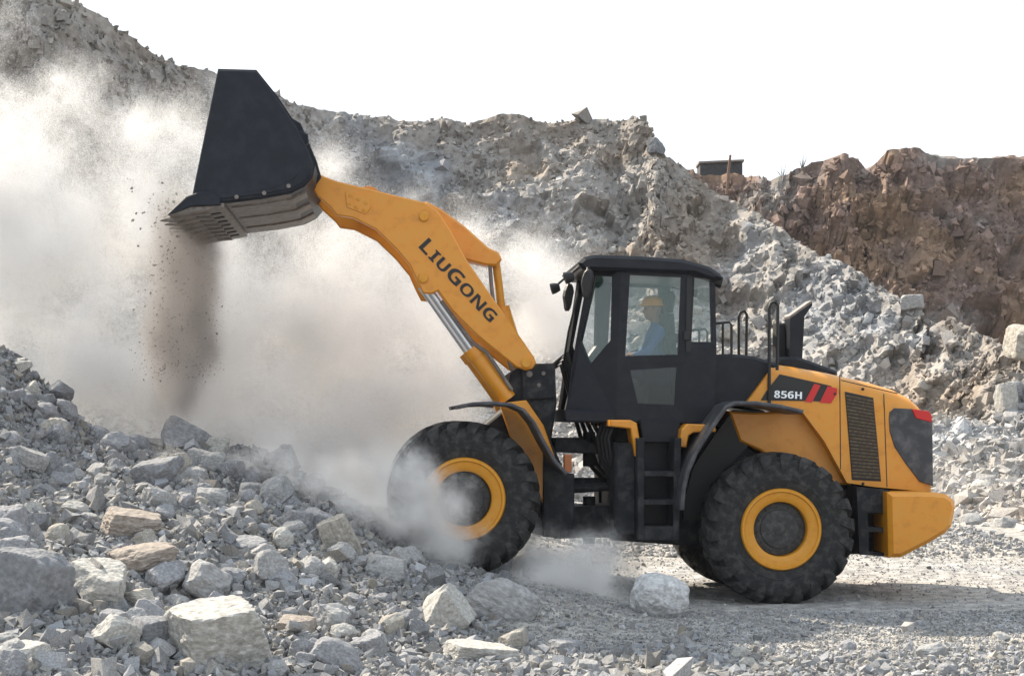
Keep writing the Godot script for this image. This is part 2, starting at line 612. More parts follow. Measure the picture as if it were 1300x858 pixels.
# a quarry face: columns of [crest x, y, z, toe x, z], rows that climb from the toe to the crest and run on as a bench behind it
func build_face(called: String, label: String, tab: Array, nu: int, nv: int, cliff: float, rug: float, tint: Callable) -> PackedVector3Array:
	var pts := PackedVector3Array()
	var cols := PackedColorArray()
	for j in nv:
		var s := float(j) / (nv - 1)
		for i in nu:
			var u := float(i) / (nu - 1) * (tab.size() - 1.001)
			var k := int(u)
			var f := u - k
			var a: Array = tab[k]
			var b: Array = tab[k + 1]
			var c := Vector3(lerpf(a[0], b[0], f), lerpf(a[1], b[1], f), lerpf(a[2], b[2], f))
			var t := Vector3(lerpf(a[3], b[3], f), -0.3, lerpf(a[4], b[4], f))
			var p: Vector3
			var amp := 1.0
			if s < 0.86:
				var q := s / 0.86
				# scree below, steeper rock above
				var run := q / 0.62 * (1.0 - 0.28 * cliff) if q < 0.62 else 1.0 - 0.28 * cliff + (q - 0.62) / 0.38 * 0.28 * cliff
				var rise := q / 0.62 * (1.0 - 0.55 * cliff) if q < 0.62 else 1.0 - 0.55 * cliff + (q - 0.62) / 0.38 * 0.55 * cliff
				p = Vector3(lerpf(t.x, c.x, run), lerpf(t.y, c.y, rise), lerpf(t.z, c.z, run))
				amp = clampf(q * 5.0, 0.0, 1.0) * lerpf(0.45, 1.0, clampf((q - 0.3) * 3.0, 0.0, 1.0)) * lerpf(1.0, 0.5, clampf((q - 0.9) * 10.0, 0.0, 1.0))
			else:
				var q := (s - 0.86) / 0.14
				p = c + Vector3(0, -q * q * 4.0, -q * 18.0)
				amp = 0.5
			var w := p * 1.0
			var n1 := nz_a.get_noise_3d(w.x * 0.20, w.y * 0.20, w.z * 0.20)
			var n2 := 1.0 - 2.0 * absf(nz_b.get_noise_3d(w.x * 0.55, w.y * 0.55, w.z * 0.55))
			var n3 := nz_c.get_noise_3d(w.x * 1.7, w.y * 1.7, w.z * 1.7)
			var n4 := nz_c.get_noise_3d(w.x * 5.0 + 7.0, w.y * 5.0, w.z * 5.0)
			var d := (n1 * 1.1 + (n2 - 0.5) * 0.75 + n3 * 0.42 + n4 * 0.18) * amp * rug
			if s > 0.42:
				# fractured blocks and ledges
				var wy := w.y + 0.25 * w.x
				d += (nz_cell.get_noise_3d(w.x * 0.62 + n3 * 0.25, wy * 0.42, w.z * 0.4) * 0.65 + nz_cell.get_noise_3d(w.x * 1.5, wy * 1.1 + n4 * 0.2, w.z + 40.0) * 0.32) * amp * rug * clampf((s - 0.42) * 5.0, 0.0, 1.0)
			var e := (nz_b.get_noise_3d(w.x * 0.9 + 31.0, w.y * 0.9, w.z * 0.9) * 0.5 + n4 * 0.12) * amp * rug
			p += Vector3(e * 0.5, d * 0.42, d)
			pts.append(p)
			cols.append(tint.call(p, s))
	# the sheet is listed from toe to crest: its front looks to the camera side
	var o := obj(self, called, flat_mesh(pts, cols, nu, nv), M.rock_far)
	tag(o, label, "", "", "structure")
	return pts

func grey_face_tint(p: Vector3, s: float) -> Color:
	var rust := clampf((nz_b.get_noise_3d(p.x * 0.28, p.y * 0.38 + 5.0, p.z * 0.28) - 0.16) * 3.2, 0.0, 1.0)
	var blue := clampf((nz_a.get_noise_3d(p.x * 0.3 + 50.0, p.y * 0.3, p.z * 0.3) - 0.05) * 3.0, 0.0, 1.0)
	var v := 0.44 + 0.12 * nz_c.get_noise_3d(p.x * 1.3, p.y * 1.3, p.z * 1.3)
	var c := Color(v * 1.05, v * 0.99, v * 0.93)
	c = c.lerp(Color(v * 0.94, v * 0.96, v * 1.0), blue)
	c = c.lerp(Color(0.41, 0.315, 0.235), rust * (0.65 if s > 0.45 else 0.3))
	if p.x < -9.0:
		c = c.lerp(Color(0.38, 0.345, 0.30), 0.5)
	var top := clampf((nz_a.get_noise_3d(p.x * 0.2, p.y * 0.5, 3.0) + (s - 0.62) * 3.0) * 1.5, 0.0, 1.0)
	return c.lerp(Color(0.33, 0.29, 0.255), top * 0.55)

func brown_face_tint(p: Vector3, _s: float) -> Color:
	var v := nz_b.get_noise_3d(p.x * 0.22, p.y * 0.32, p.z * 0.22)
	var c := Color(0.255, 0.18, 0.15).lerp(Color(0.36, 0.245, 0.165), clampf(v * 3.0 - 0.15, 0.0, 1.0))
	c = c.lerp(Color(0.33, 0.31, 0.29), clampf(-v * 2.6 - 0.25, 0.0, 1.0))
	return c * (1.0 + 0.35 * nz_c.get_noise_3d(p.x * 0.9, p.y * 0.9, p.z * 0.9))

# loose stones strewn by the thousand: one MultiMesh per stone shape
func strew(called: String, label: String, meshes: Array, spots: Array, material: Material) -> void:
	var root := Node3D.new()
	root.name = numbered(called)
	add_child(root)
	tag(root, label, "rubble", "", "stuff")
	var lists := []
	for m in meshes:
		lists.append([])
	for i in spots.size():
		lists[i % meshes.size()].append(spots[i])
	for k in meshes.size():
		var mm := MultiMesh.new()
		mm.transform_format = MultiMesh.TRANSFORM_3D
		mm.use_colors = true
		mm.mesh = meshes[k]
		mm.instance_count = lists[k].size()
		for i in lists[k].size():
			mm.set_instance_transform(i, lists[k][i][0])
			mm.set_instance_color(i, lists[k][i][1])
		var o := MultiMeshInstance3D.new()
		o.name = "loose_stones"
		o.multimesh = mm
		o.material_override = material
		o.set_meta("kind", "stuff")
		root.add_child(o, true)

func tumble(size: float, flat_lo := 0.55) -> Basis:
	var b := Basis.from_euler(Vector3(rng.randf() * TAU, rng.randf() * TAU, rng.randf() * TAU))
	return b * Basis.from_scale(Vector3(size, size * rng.randf_range(flat_lo, 1.0), size * rng.randf_range(0.65, 1.15)))

func stone_color(v: float) -> Color:
	var w := clampf(rng.randfn(0.15, 0.35), -0.2, 1.2)
	return grey(v * exp(rng.randfn(0.0, 0.2)), w)

# ------------------------------------------------------------ the wheel loader
func mirror_z(a: Array) -> Array:
	var r := []
	for p in a:
		r.append(Vector3(p.x, p.y, -p.z))
	return r

func tyre_mesh() -> ArrayMesh:
	var g := Geo.new()
	var prof := PackedVector2Array()
	var half := [Vector2(0.0, 0.742), Vector2(0.17, 0.738), Vector2(0.245, 0.722), Vector2(0.288, 0.685), Vector2(0.302, 0.62), Vector2(0.300, 0.54), Vector2(0.282, 0.47), Vector2(0.262, 0.425), Vector2(0.20, 0.40)]
	for i in range(half.size() - 1, 0, -1):
		prof.append(Vector2(-half[i].x, half[i].y))
	for p in half:
		prof.append(p)
	g.lathe(Vector3.ZERO, prof, 64)
	# raised ring on the sidewall
	for s in [-1.0, 1.0]:
		var bead := PackedVector2Array([Vector2(0.285, 0.505), Vector2(0.3, 0.512), Vector2(0.3, 0.532), Vector2(0.29, 0.54)])
		if s < 0:
			bead = PackedVector2Array([Vector2(-0.29, 0.54), Vector2(-0.3, 0.532), Vector2(-0.3, 0.512), Vector2(-0.285, 0.505)])
		g.lathe(Vector3.ZERO, bead, 64)
	# deep slanted lugs on both shoulders
	var rows := [[0.012, 0.797, 0.0, 0.050], [0.10, 0.797, 0.045, 0.052], [0.19, 0.792, 0.105, 0.058], [0.262, 0.778, 0.15, 0.062], [0.305, 0.735, 0.175, 0.060], [0.318, 0.675, 0.19, 0.045], [0.309, 0.62, 0.20, 0.03]]
	for s in [-1.0, 1.0]:
		for k in 22:
			var a0: float = TAU * (k + (0.5 if s > 0 else 0.0)) / 22.0
			var prev := []
			for row in rows:
				var cut: float = 0.075 if row[1] > 0.77 else 0.06
				var zi: float = row[0] if row[1] > 0.79 else row[0] - 0.05
				var pts := []
				for w in [-1.0, 1.0]:
					var a: float = a0 + row[2] + w * row[3] / 0.79
					var ai: float = a0 + row[2] + w * row[3] * 1.25 / 0.79
					pts.append(Vector3(cos(a) * row[1], sin(a) * row[1], s * row[0]))
					pts.append(Vector3(cos(ai) * (row[1] - cut * (1.0 if row[1] > 0.74 else 0.4)), sin(ai) * (row[1] - cut * (1.0 if row[1] > 0.74 else 0.4)), s * zi))
				var am: float = a0 + row[2]
				var rad := Vector3(cos(am), sin(am), 0)
				var tan_v := Vector3(-sin(am), cos(am), 0)
				if prev:
					g.q4(prev[0], prev[2], pts[2], pts[0], rad * 0.7 + Vector3(0, 0, s * 0.7))
					g.q4(prev[0], prev[1], pts[1], pts[0], -tan_v)
					g.q4(prev[2], prev[3], pts[3], pts[2], tan_v)
				else:
					g.q4(pts[0], pts[1], pts[3], pts[2], Vector3(0, 0, -s))
				prev = pts
			g.q4(prev[0], prev[1], prev[3], prev[2], Vector3(cos(a0), sin(a0), 0) * -1.0)
	return g.mesh()

func make_wheel(parent: Node) -> Node3D:
	var w := holder(parent, "wheel")
	obj(w, "tyre", M.tyre_mesh, M.tyre)
	var g := Geo.new()
	g.lathe(Vector3.ZERO, PackedVector2Array([Vector2(0.20, 0.428), Vector2(0.275, 0.425), Vector2(0.292, 0.412), Vector2(0.292, 0.392), Vector2(0.272, 0.380), Vector2(0.268, 0.345), Vector2(0.262, 0.305), Vector2(0.245, 0.285), Vector2(0.13, 0.278)]), 64)
	g.lathe(Vector3.ZERO, PackedVector2Array([Vector2(-0.05, 0.2), Vector2(-0.06, 0.36), Vector2(-0.27, 0.40), Vector2(-0.27, 0.428), Vector2(-0.2, 0.428)]), 48)
	put(w, "rim", g, M.rim)
	var h := Geo.new()
	h.lathe(Vector3.ZERO, PackedVector2Array([Vector2(0.13, 0.282), Vector2(0.17, 0.272), Vector2(0.176, 0.25), Vector2(0.182, 0.205), Vector2(0.194, 0.198), Vector2(0.198, 0.18), Vector2(0.200, 0.07), Vector2(0.208, 0.06), Vector2(0.21, 0.001)]), 48)
	h.lathe(Vector3.ZERO, PackedVector2Array([Vector2(0.1, 0.26), Vector2(-0.3, 0.2), Vector2(-0.32, 0.001)]), 32)
	put(w, "hub", h, M.hub)
	for k in 12:
		var a := TAU * k / 12.0
		var b := Geo.new()
		b.lathe(Vector3(cos(a) * 0.232, sin(a) * 0.232, 0), PackedVector2Array([Vector2(0.14, 0.014), Vector2(0.192, 0.014), Vector2(0.197, 0.009), Vector2(0.198, 0.001)]), 6)
		put(w, "wheel_bolt", b, M.hub)
	return w

func cylinder_between(parent: Node, called: String, a: Vector3, b: Vector3, r: float, m: Material, sides := 20) -> MeshInstance3D:
	var g := Geo.new()
	g.tube([a, b], r, sides)
	return put(parent, called, g, m)

func disc(g: Geo, c: Vector3, r: float, th: float) -> void:
	g.lathe(c, PackedVector2Array([Vector2(-th, r), Vector2(th * 0.7, r), Vector2(th, r * 0.8), Vector2(th, 0.001)]), 16)

func build_loader() -> void:
	var L := thing("wheel_loader", Vector3(1.11, 0, -1.375), "yellow wheel loader with raised black bucket tipping rubble on the heap", "wheel loader")
	L.rotation_degrees.y = 4.0
	M.tyre_mesh = tyre_mesh()
	var spin := 0.0
	for c in [Vector3(-1.697, 1.096, 1.075), Vector3(1.594, 0.771, 1.075)]:
		for s in [1.0, -1.0]:
			var w := make_wheel(L)
			w.position = Vector3(c.x, c.y, c.z * s)
			w.rotation = Vector3(0, 0.0 if s > 0 else PI, 0)
			w.rotate_object_local(Vector3(0, 0, 1), spin)
			spin += 0.31
		var g := Geo.new()
		g.tube([Vector3(c.x, c.y, -1.0), Vector3(c.x, c.y, -0.32), Vector3(c.x, c.y, 0.32), Vector3(c.x, c.y, 1.0)], 0.14, 20)
		g.xf = Transform3D(Basis(), Vector3(c.x, c.y, 0))
		g.lathe(Vector3.ZERO, PackedVector2Array([Vector2(-0.34, 0.1), Vector2(-0.2, 0.26), Vector2(0.2, 0.26), Vector2(0.34, 0.1)]), 24)
		put(L, "axle", g, M.frame)

	# --- front frame and its fenders
	var g := Geo.new()
	g.prism(PackedVector2Array([Vector2(-1.161, 2.406), Vector2(-1.042, 2.492), Vector2(-0.682, 2.518), Vector2(-0.657, 2.083), Vector2(-0.718, 1.675), Vector2(-0.581, 1.369), Vector2(-0.513, 0.996), Vector2(-0.531, 0.64), Vector2(-0.804, 0.65), Vector2(-1.484, 0.83), Vector2(-1.857, 1.236), Vector2(-1.654, 1.676), Vector2(-1.229, 2.015)]), -0.45, 0.45, 0.02)
	put(L, "front_frame", g, M.frame)
	for s in [1.0, -1.0]:
		g = Geo.new()
		g.prism(PackedVector2Array([Vector2(-1.29, 2.082), Vector2(-1.002, 2.116), Vector2(-0.816, 1.846), Vector2(-0.681, 1.466), Vector2(-0.631, 1.003), Vector2(-0.817, 1.004), Vector2(-1.07, 1.425)]), 0.46 if s > 0 else -0.62, 0.62 if s > 0 else -0.46, 0.015)
		put(L, "frame_cheek", g, M.yellow)
		g = Geo.new()
		var f0 := 0.66 if s > 0 else -1.40
		g.band(PackedVector2Array([Vector2(-1.764, 2.035), Vector2(-1.61, 2.068), Vector2(-1.407, 2.076), Vector2(-1.22, 2.06), Vector2(-1.09, 2.003), Vector2(-0.984, 1.873), Vector2(-0.878, 1.67), Vector2(-0.764, 1.476), Vector2(-0.642, 1.346)]), 0.04, f0, f0 + 0.74, 0.012)
		put(L, "front_fender", g, M.fender)
		g = Geo.new()
		g.prism(PackedVector2Array([Vector2(-0.825, 1.678), Vector2(-0.589, 1.343), Vector2(-0.488, 1.326), Vector2(-0.489, 0.841), Vector2(-0.557, 0.649), Vector2(-0.826, 0.658)]), 0.5 if s > 0 else -0.66, 0.66 if s > 0 else -0.5, 0.015)
		put(L, "frame_step_plate", g, M.frame)
	g = Geo.new()
	g.prism(PackedVector2Array([Vector2(-0.634, 1.542), Vector2(-0.551, 1.541), Vector2(-0.551, 1.352), Vector2(-0.634, 1.352)]), 0.9, 0.98, 0.01)
	put(L, "side_marker", g, M.orange)
	# valve block and hoses in the tower
	g = Geo.new()
	g.prism(PackedVector2Array([Vector2(-1.045, 2.507), Vector2(-0.679, 2.516), Vector2(-0.67, 2.142), Vector2(-1.029, 2.117)]), 0.455, 0.50, 0.008)
	put(L, "tower_plate", g, M.frame)
	for c in [Vector3(-0.858, 2.278, 0.5), Vector3(-0.96, 2.397, 0.5), Vector3(-0.807, 2.406, 0.5)]:
		g = Geo.new()
		disc(g, c, 0.035 if c.x < -0.9 else 0.022, 0.02)
		put(L, "pin_cap", g, M.steel)
	for k in 4:
		g = Geo.new()
		var z := -0.3 + 0.2 * k
		g.tube([Vector3(-0.675, 2.453, 0) + Vector3(0, 0.02 * k, z), Vector3(-0.535, 2.524, 0) + Vector3(0, 0.04 * k, z), Vector3(-0.447, 2.192, 0) + Vector3(0.01 * k, 0, z), Vector3(-0.325, 1.738, 0) + Vector3(0.05 * k, 0, z), Vector3(-0.221, 1.407, 0) + Vector3(0.06 * k, 0, z), Vector3(-0.046, 1.215, 0) + Vector3(0.06 * k, -0.03 * k, z)], 0.024, 8)
		put(L, "hose", g, M.hose)
	for k in 4:
		g = Geo.new()
		var z := 0.18 + 0.07 * k
		g.tube([Vector3(-0.151, 1.904, 0.3) + Vector3(0.035 * k, 0, z), Vector3(-0.212, 1.707, 0.3) + Vector3(0.03 * k, 0, z), Vector3(-0.186, 1.501, 0.3) + Vector3(0.03 * k, 0, z), Vector3(-0.083, 1.286, 0.3) + Vector3(0.03 * k, 0, z), Vector3(-0.049, 0.987, 0.3) + Vector3(0.02 * k, 0, z)], 0.03, 8)
		put(L, "hose", g, M.hose)

	# --- articulation
	g = Geo.new()
	g.prism(PackedVector2Array([Vector2(-0.669, 1.707), Vector2(-0.359, 1.707), Vector2(-0.255, 1.655), Vector2(0.074, 1.655), Vector2(0.073, 1.518), Vector2(-0.669, 1.553)]), -0.3, 0.3, 0.015)
	put(L, "upper_hinge_plate", g, M.frame)
	g = Geo.new()
	g.prism(PackedVector2Array([Vector2(-0.675, 0.957), Vector2(0.065, 0.972), Vector2(0.064, 0.63), Vector2(-0.675, 0.617)]), -0.35, 0.35, 0.015)
	put(L, "lower_hinge_plate", g, M.frame)
	g = Geo.new()
	g.tube([Vector3(-0.255, 1.773, 0), Vector3(-0.256, 1.39, 0)], 0.07, 16)
	put(L, "hinge_pin", g, M.frame)
	g = Geo.new()
	g.tube([Vector3(-0.256, 1.059, 0), Vector3(-0.258, 0.539, 0)], 0.07, 16)
	put(L, "hinge_pin", g, M.frame)
	cylinder_between(L, "drive_shaft", Vector3(-0.676, 1.208, 0), Vector3(0.201, 1.206, 0), 0.06, M.frame)
	for s in [1.0, -1.0]:
		cylinder_between(L, "steering_cylinder", Vector3(-0.603, 1.143, 0.32) * Vector3(1, 1, s), Vector3(0.142, 1.196, 0.42) * Vector3(1, 1, s), 0.045, M.frame)

	# --- rear frame, tank, ladder
	g = Geo.new()
	g.prism(PackedVector2Array([Vector2(-0.072, 1.879), Vector2(1.037, 1.862), Vector2(1.857, 1.331), Vector2(2.971, 1.192), Vector2(2.964, 0.473), Vector2(2.545, 0.441), Vector2(0.644, 0.553), Vector2(-0.059, 0.607)]), -0.5, 0.5, 0.02)
	put(L, "rear_frame", g, M.frame)
	for s in [1.0, -1.0]:
		g = Geo.new()
		g.prism(PackedVector2Array([Vector2(-0.09, 1.664), Vector2(0.145, 1.664), Vector2(0.141, 0.684), Vector2(-0.043, 0.685), Vector2(-0.093, 0.751)]), 0.45 if s > 0 else -0.95, 0.95 if s > 0 else -0.45, 0.03)
		put(L, "tank", g, M.frame)
		var lad := holder(L, "ladder")
		for rail in [PackedVector2Array([Vector2(0.116, 1.716), Vector2(0.2, 1.716), Vector2(0.196, 0.648), Vector2(0.13, 0.648)]), PackedVector2Array([Vector2(0.516, 1.715), Vector2(0.591, 1.715), Vector2(0.561, 0.646), Vector2(0.495, 0.647)])]:
			g = Geo.new()
			g.prism(rail, 0.72 if s > 0 else -1.12, 1.12 if s > 0 else -0.72, 0.008)
			put(lad, "ladder_rail", g, M.frame)
		for step in [PackedVector2Array([Vector2(0.182, 1.37), Vector2(0.523, 1.369), Vector2(0.522, 1.312), Vector2(0.182, 1.313)]), PackedVector2Array([Vector2(0.181, 1.074), Vector2(0.521, 1.073), Vector2(0.521, 1.016), Vector2(0.181, 1.017)]), PackedVector2Array([Vector2(0.163, 0.796), Vector2(0.529, 0.794), Vector2(0.528, 0.646), Vector2(0.163, 0.648)])]:
			g = Geo.new()
			g.prism(step, 0.74 if s > 0 else -1.10, 1.10 if s > 0 else -0.74, 0.006)
			put(lad, "ladder_step", g, M.frame)
		g = Geo.new()
		g.prism(PackedVector2Array([Vector2(0.243, 1.679), Vector2(0.573, 1.678), Vector2(0.569, 0.592), Vector2(0.24, 0.593)]), 0.60 if s > 0 else -0.66, 0.66 if s > 0 else -0.60)
		put(lad, "ladder_back", g, M.black)
		g = Geo.new()
		g.prism(PackedVector2Array([Vector2(0.186, 1.905), Vector2(0.625, 1.905), Vector2(0.624, 1.662), Vector2(0.219, 1.663)]), 0.66 if s > 0 else -0.84, 0.84 if s > 0 else -0.66, 0.012)
		put(L, "sill_panel", g, M.black)
		for br in [PackedVector2Array([Vector2(-0.153, 1.905), Vector2(0.064, 1.905), Vector2(0.131, 1.872), Vector2(0.189, 1.533), Vector2(0.113, 1.524), Vector2(0.064, 1.814), Vector2(-0.153, 1.839)]), PackedVector2Array([Vector2(0.582, 1.623), Vector2(0.608, 1.806), Vector2(0.667, 1.864), Vector2(0.969, 1.855), Vector2(0.969, 1.78), Vector2(0.734, 1.772), Vector2(0.683, 1.739), Vector2(0.658, 1.615)])]:
			g = Geo.new()
			g.prism(br, 0.70 if s > 0 else -1.04, 1.04 if s > 0 else -0.70, 0.012)
			put(L, "platform_bracket", g, M.yellow)
		g = Geo.new()
		var r0 := 0.52 if s > 0 else -1.42
		g.band(PackedVector2Array([Vector2(0.545, 0.974), Vector2(0.563, 1.184), Vector2(0.604, 1.362), Vector2(0.687, 1.557), Vector2(0.811, 1.751), Vector2(0.936, 1.93), Vector2(1.01, 2.036), Vector2(1.11, 2.077), Vector2(1.324, 2.077), Vector2(1.572, 2.044), Vector2(1.82, 1.987)]), 0.045, r0, r0 + 0.9, 0.014)
		put(L, "rear_fender", g, M.fender)
		g = Geo.new()
		g.prism(PackedVector2Array([Vector2(0.706, 0.999), Vector2(0.802, 1.387), Vector2(1.018, 1.709), Vector2(1.252, 2.015), Vector2(1.597, 1.998), Vector2(1.405, 1.624), Vector2(0.972, 1.167), Vector2(0.885, 0.829), Vector2(0.705, 0.83)]), 0.52 if s > 0 else -0.6, 0.6 if s > 0 else -0.52)
		put(L, "fender_liner", g, M.hose)

	# --- engine hood
	var hood := holder(L, "engine_hood")
	g = Geo.new()
	var st := [[Vector3(1.676, 2.512, 0.8), Vector3(1.366, 2.107, 0.8), 0.80], [Vector3(1.899, 2.479, 0.8), Vector3(1.724, 2.048, 0.8), 0.80], [Vector3(2.096, 2.445, 0.8), Vector3(1.964, 1.981, 0.8), 0.80], [Vector3(2.293, 2.412, 0.8), Vector3(2.192, 1.677, 0.8), 0.80], [Vector3(2.473, 2.37, 0.8), Vector3(2.437, 1.23, 0.8), 0.80], [Vector3(2.74, 2.311, 0.8), Vector3(2.729, 1.187, 0.8), 0.80], [Vector3(2.998, 2.235, 0.8), Vector3(3.004, 1.161, 0.8), 0.80], [Vector3(3.17, 2.15, 0.8), Vector3(3.202, 1.143, 0.8), 0.79], [Vector3(3.29, 2.049, 0.8), Vector3(3.323, 1.135, 0.8), 0.765], [Vector3(3.358, 1.913, 0.8), Vector3(3.375, 1.126, 0.8), 0.73]]
	var rows := []
	for e in st:
		var top: Vector3 = e[0]
		var bot: Vector3 = e[1]
		var w: float = e[2]
		var ax := (top - bot)
		var len := ax.length()
		ax = ax / len
		var rr := minf(0.26, len * 0.5)
		var sec := []
		var line := []
		line.append([0.0, w, 1.0, 0.0])
		line.append([len - rr, w, 1.0, 0.0])
		for k in range(1, 7):
			var a := PI / 2 * k / 6.0
			line.append([len - rr + rr * sin(a), w - rr + rr * cos(a), cos(a), sin(a)])
		var all := line.duplicate()
		for k in range(line.size() - 1, -1, -1):
			all.append([line[k][0], -line[k][1], -line[k][2], line[k][3]])
		for q in all:
			var pp: Vector3 = bot + ax * q[0]
			sec.append([Vector3(pp.x, pp.y, q[1]), (Vector3(0, 0, q[2]) + Vector3(0.12, 0.98, 0) * q[3]).normalized()])
		rows.append(sec)
	for i in rows.size() - 1:
		for k in rows[0].size() - 1:
			var a: Array = rows[i][k]
			var b: Array = rows[i][k + 1]
			var c: Array = rows[i + 1][k + 1]
			var d: Array = rows[i + 1][k]
			g.tn(a[0], b[0], c[0], a[1], b[1], c[1])
			g.tn(a[0], c[0], d[0], a[1], c[1], d[1])
	for e in [0, rows.size() - 1]:
		var mid: Vector3 = (rows[e][0][0] + rows[e][-1][0]) / 2
		for k in rows[e].size() - 1:
			g.t3(mid, rows[e][k][0], rows[e][k + 1][0], Vector3(-1 if e == 0 else 1, 0, 0))
	for i in rows.size() - 1:
		g.q4(rows[i][0][0], rows[i + 1][0][0], rows[i + 1][-1][0], rows[i][-1][0], Vector3(0, -1, 0))
	put(hood, "hood_shell", g, M.yellow)
	g = Geo.new()
	g.prism(PackedVector2Array([Vector2(1.196, 1.998), Vector2(1.454, 1.981), Vector2(2.007, 1.998), Vector2(2.264, 1.717), Vector2(2.537, 1.197), Vector2(1.915, 1.25), Vector2(1.538, 1.573), Vector2(1.315, 1.675)]), -0.62, 0.62, 0.02)
	put(hood, "hood_skirt", g, M.yellow)
	for s in [1.0, -1.0]:
		var z0 := 0.80 if s > 0 else -0.81
		var z1 := 0.81 if s > 0 else -0.80
		g = Geo.new()
		g.prism(PackedVector2Array([Vector2(1.71, 2.394), Vector2(2.095, 2.31), Vector2(2.275, 2.268), Vector2(2.222, 2.099), Vector2(1.999, 2.107), Vector2(1.503, 2.115), Vector2(1.555, 2.2)]), z0, z1 - 0.003)
		put(hood, "decal_panel", g, M.decal_black)
		for stripe in [PackedVector2Array([Vector2(2.086, 2.293), Vector2(2.155, 2.276), Vector2(2.059, 2.09), Vector2(1.982, 2.099)]), PackedVector2Array([Vector2(2.232, 2.268), Vector2(2.335, 2.243), Vector2(2.334, 2.184), Vector2(2.265, 2.082), Vector2(2.144, 2.09)])]:
			g = Geo.new()
			g.prism(stripe, z0 - 0.002, z1)
			put(hood, "red_stripe", g, M.red)
		g = Geo.new()
		g.prism(PackedVector2Array([Vector2(2.42, 2.209), Vector2(2.73, 2.142), Vector2(2.807, 1.246), Vector2(2.489, 1.263)]), z0, z1, 0.004)
		put(hood, "side_grille", g, M.hose)
		for k in 24:
			var slat := Geo.new()
			var t := (k + 0.5) / 24.0
			var pa: Vector3 = Vector3(2.429, 2.184, 0.8).lerp(Vector3(2.498, 1.28, 0.8), t)
			var pb: Vector3 = Vector3(2.721, 2.125, 0.8).lerp(Vector3(2.799, 1.263, 0.8), t)
			slat.prism(PackedVector2Array([Vector2(pa.x, pa.y - 0.010), Vector2(pb.x, pb.y - 0.010), Vector2(pb.x, pb.y + 0.012), Vector2(pa.x, pa.y + 0.012)]), z0 - 0.002 if s < 0 else z1 - 0.004, z0 + 0.004 if s < 0 else z1 + 0.008)
			put(hood, "grille_slat", slat, M.grille)
		g = Geo.new()
		g.prism(PackedVector2Array([Vector2(2.9, 1.93), Vector2(2.909, 1.989), Vector2(2.961, 2.032), Vector2(3.151, 2.023), Vector2(3.341, 1.981), Vector2(3.375, 1.905), Vector2(3.375, 1.194), Vector2(3.229, 1.245), Vector2(3.076, 1.439), Vector2(2.957, 1.617), Vector2(2.907, 1.778)]), z0 - 0.01, z1 + 0.004, 0.006)
		put(hood, "tail_panel", g, M.fender)
		g = Geo.new()
		g.prism(PackedVector2Array([Vector2(3.143, 2.023), Vector2(3.333, 1.998), Vector2(3.367, 1.947), Vector2(3.366, 1.879), Vector2(3.193, 1.922)]), z0 - 0.012, z1 + 0.016, 0.005)
		put(hood, "tail_lamp", g, M.red)
		g = Geo.new()
		var tx := Transform3D(Basis(Vector3(0, 0, 1), -0.05), Vector3(1.646, 2.141, 0.81))
		if s < 0:
			tx = Transform3D(Basis(Vector3(0, 1, 0), PI) * Basis(Vector3(0, 0, 1), 0.05), Vector3(1.928, 2.141, 0.81) * Vector3(1, 1, -1))
		g.text("856H", 0.078, tx, 1.25)
		put(hood, "model_lettering", g, M.decal_white)
	for s in [1.0, -1.0]:
		for line in [PackedVector2Array([Vector2(2.362, 2.387), Vector2(2.372, 2.387), Vector2(2.372, 1.373), Vector2(2.361, 1.373)]), PackedVector2Array([Vector2(2.842, 2.184), Vector2(2.852, 2.184), Vector2(2.877, 1.187), Vector2(2.867, 1.187)]), PackedVector2Array([Vector2(2.378, 2.336), Vector2(2.998, 2.193), Vector2(2.997, 2.182), Vector2(2.378, 2.326)])]:
			g = Geo.new()
			g.prism(line, 0.797 if s > 0 else -0.8015, 0.8015 if s > 0 else -0.797)
			put(hood, "panel_seam", g, M.decal_black)
		for c in [Vector3(2.618, 2.235, 0.8), Vector3(2.609, 1.221, 0.8), Vector3(2.308, 2.184, 0.8)]:
			g = Geo.new()
			disc(g, Vector3(c.x, c.y, 0.8) if s > 0 else Vector3(c.x, c.y, -0.815), 0.016, 0.012)
			put(hood, "hood_latch", g, M.hose)
	# dark intake section between cab and hood
	g = Geo.new()
	g.prism(PackedVector2Array([Vector2(0.996, 2.607), Vector2(1.218, 2.616), Vector2(1.459, 2.591), Vector2(1.716, 2.507), Vector2(1.698, 2.439), Vector2(1.387, 2.082), Vector2(1.172, 2.057), Vector2(0.991, 1.803)]), -0.7, 0.7, 0.03)
	put(L, "intake_housing", g, M.black)
	g = Geo.new()
	g.prism(PackedVector2Array([Vector2(1.766, 2.516), Vector2(1.801, 2.594), Vector2(1.994, 2.603), Vector2(2.239, 2.517), Vector2(2.449, 2.44), Vector2(2.448, 2.379), Vector2(1.888, 2.447)]), -0.4, 0.4, 0.03)
	put(L, "hood_top_cover", g, M.black)
	# exhaust stack
	var ex := holder(L, "exhaust_stack")
	g = Geo.new()
	g.prism(PackedVector2Array([Vector2(1.926, 2.558), Vector2(1.938, 3.047), Vector2(2.179, 3.214), Vector2(2.188, 3.171), Vector2(2.098, 3.039), Vector2(2.068, 2.558)]), 0.06, 0.34, 0.03)
	put(ex, "exhaust_pipe", g, M.black)
	g = Geo.new()
	g.prism(PackedVector2Array([Vector2(1.93, 3.047), Vector2(2.179, 3.223), Vector2(2.188, 3.197), Vector2(1.938, 3.021)]), 0.055, 0.345, 0.004)
	put(ex, "rain_lip", g, M.steel)
	g = Geo.new()
	g.prism(PackedVector2Array([Vector2(1.836, 2.982), Vector2(1.952, 2.983), Vector2(1.949, 2.578), Vector2(1.834, 2.578)]), -0.1, 0.1, 0.02)
